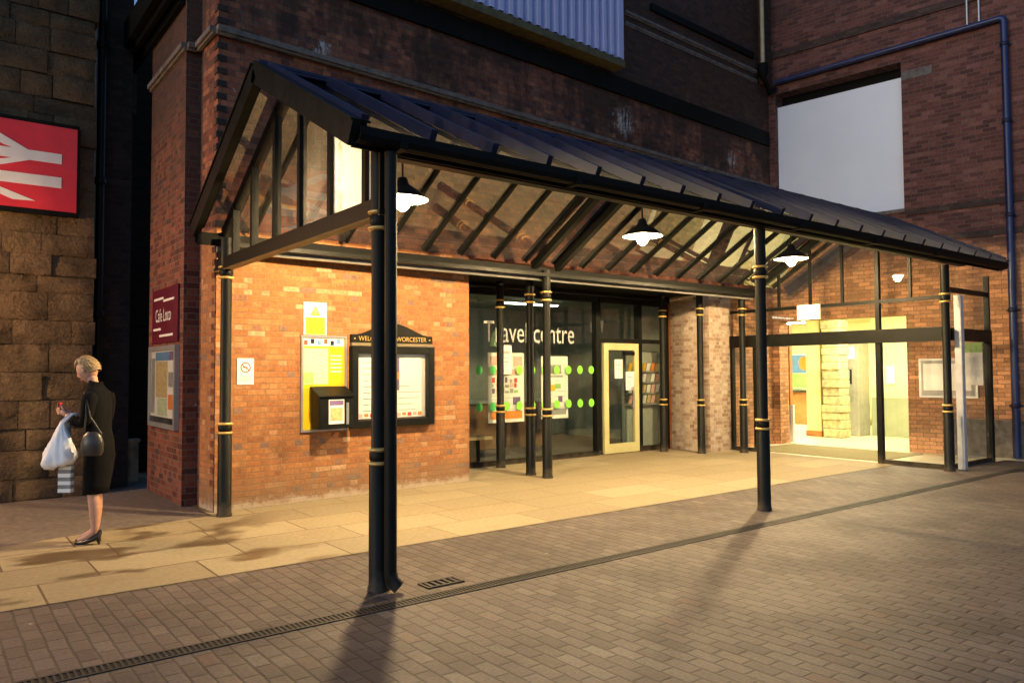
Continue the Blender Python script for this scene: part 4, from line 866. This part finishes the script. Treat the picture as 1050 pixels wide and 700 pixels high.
# ------------------------------------------------------------------ the woman
WB = V((1.31, 8.17, .004)); WF = V((-.80, .60, 0)).normalized(); WS = V((-WF.y, WF.x, 0))
if WS.dot(V((-.613, -.79, 0))) < 0: WS = -WS                       # WS: her left, towards the yard
def w(f, s, z): return WB + WF * f + WS * s + V((0, 0, z))
body = MB()
J = [((-.05, 0, .93), (.11, .10)), ((-.02, 0, 1.08), (.115, .10)), ((-.015, 0, 1.26), (.13, .11)), ((-.02, 0, 1.38), (.085, .07)), ((.005, 0, 1.475), .05), ((.03, 0, 1.54), .048), ((.045, 0, 1.60), .055),
     ((-.03, .10, 1.395), .05), ((-.035, .165, 1.36), .045), ((-.02, .20, 1.13), .042), ((.14, .12, 1.15), .034), ((.24, .05, 1.21), .026),
     ((-.03, -.10, 1.395), .05), ((-.035, -.165, 1.36), .045), ((.0, -.20, 1.13), .042), ((.15, -.13, 1.15), .034), ((.25, -.05, 1.215), .026),
     ((-.05, .085, .84), .085), ((-.03, .075, .50), .055), ((-.05, .07, .34), .056), ((-.055, .07, .12), .034), ((.03, .07, .06), .032), ((.11, .07, .035), .022),
     ((-.05, -.085, .84), .085), ((.02, -.075, .50), .055), ((.005, -.07, .34), .056), ((.01, -.07, .12), .034), ((.09, -.07, .06), .032), ((.17, -.07, .035), .022)]
E_ = [(0, 1), (1, 2), (2, 3), (3, 4), (4, 5), (5, 6), (3, 7), (7, 8), (8, 9), (9, 10), (10, 11), (3, 12), (12, 13), (13, 14), (14, 15), (15, 16), (0, 17), (17, 18), (18, 19), (19, 20), (20, 21), (21, 22), (0, 23), (23, 24), (24, 25), (25, 26), (26, 27), (27, 28)]
vs, fs = skin_geo(J, E_, 2)
body.add([w(*v) for v in vs], fs, 0, True)
# head: shaped ellipsoid, tilted down towards the phone
HC = (.075, 0, 1.63); tilt = math.radians(27)
def hd(f, s, z):
    return w(HC[0] + f * math.cos(tilt) + z * math.sin(tilt), s, HC[2] - f * math.sin(tilt) + z * math.cos(tilt))
hv = []; hf = []; nu, nv = 24, 18
for j in range(nv + 1):
    th = PI * j / nv
    for i in range(nu):
        a = 2 * PI * i / nu; x, y, z = math.sin(th) * math.cos(a), math.sin(th) * math.sin(a), math.cos(th)
        f, s_, q = .098 * x, .074 * y, .118 * z
        if z < -.1: k = 1 - .28 * (-z - .1); s_ *= k; f = f * (1 - .12 * (-z)) + .012 * (-z)
        if x > .6 and abs(y) < .35:
            nb = max(0, 1 - abs(y) / .22) * max(0, 1 - abs(z + .10) / .26); f += .026 * nb
            f -= .010 * max(0, 1 - abs(abs(y) - .3) / .15) * max(0, 1 - abs(z - .06) / .16)
            f += .008 * max(0, 1 - abs(y) / .3) * max(0, 1 - abs(z + .52) / .13) + .010 * max(0, 1 - abs(y) / .35) * max(0, 1 - abs(z + .85) / .2)
        hv.append(hd(f, s_, q))
for j in range(nv):
    for i in range(nu): hf.append((j * nu + i, (j + 1) * nu + i, (j + 1) * nu + (i + 1) % nu, j * nu + (i + 1) % nu))
body.add(hv, hf, 0, True)
for s_ in (-1, 1):
    Mx = Matrix.Identity(3); body.ball(hd(-.005, s_ * .074, -.005), (.018, .012, .03), 10, 8)
# hands: palm, fingers curled round the phone, thumb
for s_ in (1, -1):
    py = .045 * s_ + (0 if s_ > 0 else 0)
    vs, fs = skin_geo([((.235, py, 1.205), .022), ((.27, py * .9, 1.225), (.020, .030)), ((.305, py * .8, 1.245), (.016, .030))], [(0, 1), (1, 2)], 2); body.add([w(*v) for v in vs], fs, 0, True)
    for k, L in enumerate((.052, .06, .056, .044)):
        zz = 1.265 - .017 * k; st = V((.305, py * .8 + .004 * s_, zz)); cur = V((.30 + L * .75, py * .55, zz + .006)); tip = V((.30 + L * .95, py * .15, zz + .004))
        body.tube([w(*st), w(*cur), w(*tip)], [.0088, .008, .0065], 8)
    body.tube([w(.275, py * .7, 1.25), w(.305, py * .4, 1.285), w(.33, py * .15, 1.292)], [.0105, .0095, .007], 8)
wo = body.build('person', M['skin'], loc=tuple(WB)); tag(wo, 'woman in a black jacket and skirt looking down at a red phone', 'person')
# face details
m = MB()
for s_ in (-1, 1): m.ball(hd(.089, s_ * .026, .008), (.008, .010, .006), 8, 6)
m.build('eye', M['screen'], wo)
m = MB(); m.ball(hd(.096, 0, -.062), (.008, .022, .007), 10, 6); m.build('mouth', M['lip'], wo)
# hair: short cap of locks
m = MB(); rnd = random.Random(2); hv = []; hf = []
for j in range(15):
    th = PI * .62 * j / 14
    for i in range(28):
        a = 2 * PI * i / 28; x, y, z = math.sin(th) * math.cos(a), math.sin(th) * math.sin(a), math.cos(th)
        k = 1.13 + rnd.uniform(-.035, .045); zz = z
        if x > .12 and th > PI * .30: k = .90
        elif x > -.25 and th > PI * .50: k = .90
        if x < -.1 and j > 12: zz = z - .02
        hv.append(hd(.100 * x * k - .006, .077 * y * k, .120 * zz * k + .004))
for j in range(14):
    for i in range(28): hf.append((j * 28 + i, (j + 1) * 28 + i, (j + 1) * 28 + (i + 1) % 28, j * 28 + (i + 1) % 28))
m.add(hv, hf, 0, True)
for k in range(70):
    a = rnd.uniform(0, 2 * PI); th = rnd.uniform(.1, 1.5)
    if math.cos(a) > .1 and th > .75: continue
    if math.cos(a) > -.3 and th > 1.15: continue
    x, y, z = math.sin(th) * math.cos(a), math.sin(th) * math.sin(a), math.cos(th); p0 = hd(.108 * x, .084 * y, .13 * z)
    th2 = th + .35; x, y, z = math.sin(th2) * math.cos(a + .1), math.sin(th2) * math.sin(a + .1), math.cos(th2); p1 = hd(.116 * x, .09 * y, .134 * z)
    m.tube([p0, (p0 + p1) / 2 + (p0 - w(*HC)).normalized() * .006, p1], [.011, .010, .003], 6)
m.build('hair', M['hair'], wo)
# jacket: torso shell plus sleeves
def shell(mb, rings, n=26, closed_top=False):
    vs = []; fs = []
    for z, f0, rf, rs_ in rings:
        for k in range(n): a = 2 * PI * k / n; vs.append(w(f0 + rf * math.cos(a), rs_ * math.sin(a), z + .012 * math.cos(a) * (z > 1.3)))
    for i in range(len(rings) - 1):
        for k in range(n): fs.append((i * n + k, i * n + (k + 1) % n, (i + 1) * n + (k + 1) % n, (i + 1) * n + k))
    mb.add(vs, fs, 0, True)
m = MB(); shell(m, [(.845, -.05, .10, .165), (.84, -.045, .115, .185), (.93, -.045, .115, .185), (1.06, -.03, .102, .165), (1.2, -.022, .108, .172), (1.31, -.025, .106, .182), (1.38, -.026, .10, .18), (1.43, -.025, .092, .15), (1.465, -.012, .075, .105), (1.50, -.004, .064, .07), (1.525, -.004, .06, .062), (1.525, .0, .052, .054)])
for s_ in (1, -1):
    ys = .13 if s_ > 0 else -.14
    vs, fs = skin_geo([((-.03, s_ * .12, 1.395), .075), ((-.037, s_ * .175, 1.365), .074), ((-.025, s_ * .205, 1.14), .056), ((.11, ys, 1.145), .048), ((.195, ys * .65, 1.178), .04)], [(0, 1), (1, 2), (2, 3), (3, 4)], 2); m.add([w(*v) for v in vs], fs, 0, True)
m.build('jacket', M['suit'], wo)
m = MB(); vs, fs = skin_geo([((.05, 0, 1.21), (.06, .05)), ((.055, 0, 1.33), (.05, .045)), ((.04, 0, 1.43), (.045, .03))], [(0, 1), (1, 2)], 2); m.add([w(f + .03, s_, z) for f, s_, z in vs], fs, 0, True); m.build('blouse', M['blouse'], wo)
m = MB(); n = 24; rings = [(.92, -.05, .11, .155), (.82, -.052, .122, .175), (.68, -.04, .116, .165), (.55, -.025, .108, .15), (.47, -.02, .104, .145), (.47, -.02, .09, .13)]; vs = []; fs = []
for z, f0, rf, rs_ in rings:
    for k in range(n): a = 2 * PI * k / n; vs.append(w(f0 + rf * math.cos(a), rs_ * math.sin(a), z))
for i in range(len(rings) - 1):
    for k in range(n): fs.append((i * n + k, i * n + (k + 1) % n, (i + 1) * n + (k + 1) % n, (i + 1) * n + k))
m.add(vs, fs, 0, True); m.build('skirt', M['suit'], wo)
for s_, f0 in ((.07, -.055), (-.07, .01)):
    m = MB(); n = 12; vs = []; fs = []
    sec = [(-.045, .024, .045, .115), (-.02, .034, .04, .10), (.03, .038, .02, .065), (.09, .042, .002, .045), (.15, .034, .0, .035), (.19, .008, .002, .018)]
    for f, wd, z0, z1 in sec:
        for k in range(n): a = 2 * PI * k / n; vs.append(w(f0 + f, s_ + wd * math.cos(a), (z0 + z1) / 2 + (z1 - z0) / 2 * math.sin(a)))
    for i in range(len(sec) - 1):
        for k in range(n): fs.append((i * n + k, i * n + (k + 1) % n, (i + 1) * n + (k + 1) % n, (i + 1) * n + k))
    m.add(vs, fs, 0, True); m.add(vs[:n], [tuple(range(n))]); m.tube([w(f0 - .03, s_, .06), w(f0 - .04, s_, .0)], [.02, .010], 8); m.build('shoe', M['shoe'], wo)
# phone, bags
m = MB(); m.obox(w(.345, -.01, 1.27), WF, WS, UP, (-.012, -.034, -.05), (.0, .034, .05)); tag(m.build('phone', M['phone'], loc=tuple(w(.345, 0, 1.22)), bevel=.004), 'red phone held in the hands of the woman', 'phone')
m = MB(); vs = []; fs = []; n = 40; rnd = random.Random(8)
rings = [(1.16, .012, .012), (1.12, .03, .022), (1.08, .045, .03), (1.04, .065, .038), (1.0, .085, .045), (.96, .105, .055), (.92, .12, .065), (.88, .135, .072), (.84, .145, .08), (.80, .148, .083), (.77, .14, .08), (.745, .12, .066), (.735, .03, .02)]
for i, (z, rf, rs_) in enumerate(rings):
    for k in range(n):
        a = 2 * PI * k / n; q = 1 + rnd.uniform(-.05, .05) + .07 * math.sin(5 * a + i * .35) + .06 * math.sin(11 * a - i * .5) + .05 * math.sin(3 * a + i * 1.3)
        vs.append(w(.18 + .035 * (1.15 - z) / .4 + rf * q * math.cos(a), .22 + rs_ * q * math.sin(a), z + rnd.uniform(-.008, .008) - .02 * math.cos(a) * (i > 3)))
for i in range(len(rings) - 1):
    for k in range(n): fs.append((i * n + k, i * n + (k + 1) % n, (i + 1) * n + (k + 1) % n, (i + 1) * n + k))
m.add(vs, fs, 0, True); bg = m.build('carrier_bag', M['plastic'], loc=tuple(w(.19, .22, .74))); tag(bg, 'bulging white plastic carrier bag hanging from the arm of the woman', 'bag')
m = MB(); m.tube([w(.165, .235, 1.14), w(.11, .19, 1.215), w(.09, .135, 1.222), w(.12, .07, 1.19)], .012, 8); m.tube([w(.21, .2, 1.14), w(.15, .16, 1.22), w(.13, .10, 1.21), w(.14, .06, 1.17)], .010, 8); m.build('handle', M['plastic'], bg)
m = MB(); vs = []; fs = []; n = 20
for i, (z, rf, rs_) in enumerate([(1.06, .05, .03), (1.03, .085, .055), (.96, .105, .065), (.88, .105, .06), (.845, .085, .045)]):
    for k in range(n): a = 2 * PI * k / n; vs.append(w(-.11 + rf * .95 * math.cos(a), .245 + rs_ * math.sin(a), z))
for i in range(4):
    for k in range(n): fs.append((i * n + k, i * n + (k + 1) % n, (i + 1) * n + (k + 1) % n, (i + 1) * n + k))
m.add(vs, fs, 0, True); m.add(vs[:n], [tuple(range(n))]); m.add(vs[-n:], [tuple(range(n - 1, -1, -1))])
bg = m.build('handbag', M['leather'], loc=tuple(w(-.03, .245, .845))); tag(bg, 'small dark leather handbag hanging at the hip of the woman', 'bag')
m = MB(); m.tube([w(-.03, .24, 1.05), w(-.05, .25, 1.2), w(-.06, .265, 1.36), w(-.09, .25, 1.2), w(-.19, .24, 1.04)], .008, 8); m.build('strap', M['leather'], bg)
m = MB()
for k in range(8): m.obox(w(.17, .16, .5 + k * .035), WF, WS, UP, (-.055, -.03, 0), (.06, .03, .0345), k % 2)
m.obox(w(.17, .16, .78), WF, WS, UP, (-.03, -.01, 0), (.03, .01, .36), 1)
tag(m.build('striped_bag', [M['paper'], M['stripe']], loc=tuple(w(.17, .16, .5))), 'narrow grey and white striped bag below the white carrier bag', 'bag')

# ------------------------------------------------------------------ light, sky, camera
W = bpy.data.worlds.new('World'); scene.world = W; W.use_nodes = True; nt = W.node_tree
bgn = nt.nodes['Background']; sky = nt.nodes.new('ShaderNodeTexSky'); sky.sky_type = 'NISHITA'; sky.sun_disc = False
sky.sun_elevation = math.radians(12.0); sky.sun_rotation = math.radians(270); sky.air_density = 1.; sky.ozone_density = 4.
nt.links.new(sky.outputs[0], bgn.inputs[0]); bgn.inputs[1].default_value = .15

cam = bpy.data.cameras.new('camera'); co = bpy.data.objects.new('camera', cam); col.objects.link(co)
cam.sensor_width = 36; cam.lens = 780 / 1050 * 36; cam.clip_start = .05; cam.clip_end = 500
yaw, pit, rol = math.radians(52.2), math.radians(2.24), math.radians(.3)
fw0 = V((math.cos(yaw), math.sin(yaw), 0)); rt0 = V((math.sin(yaw), -math.cos(yaw), 0))
fw = fw0 * math.cos(pit) + UP * math.sin(pit); up1 = UP * math.cos(pit) - fw0 * math.sin(pit)
rt = rt0 * math.cos(rol) - up1 * math.sin(rol); up = up1 * math.cos(rol) + rt0 * math.sin(rol)
R = Matrix((rt, up, -fw)).transposed().to_4x4(); co.matrix_world = Matrix.Translation((0, 0, 1.6)) @ R
scene.camera = co
vs_ = scene.view_settings; vs_.view_transform = 'Standard'; vs_.look = 'None'; vs_.exposure = .5; vs_.gamma = 1; vs_.use_curve_mapping = False
cy = scene.cycles; cy.use_denoising = True; cy.max_bounces = 8; cy.transparent_max_bounces = 24; cy.sample_clamp_indirect = 6; cy.caustics_reflective = False; cy.caustics_refractive = False
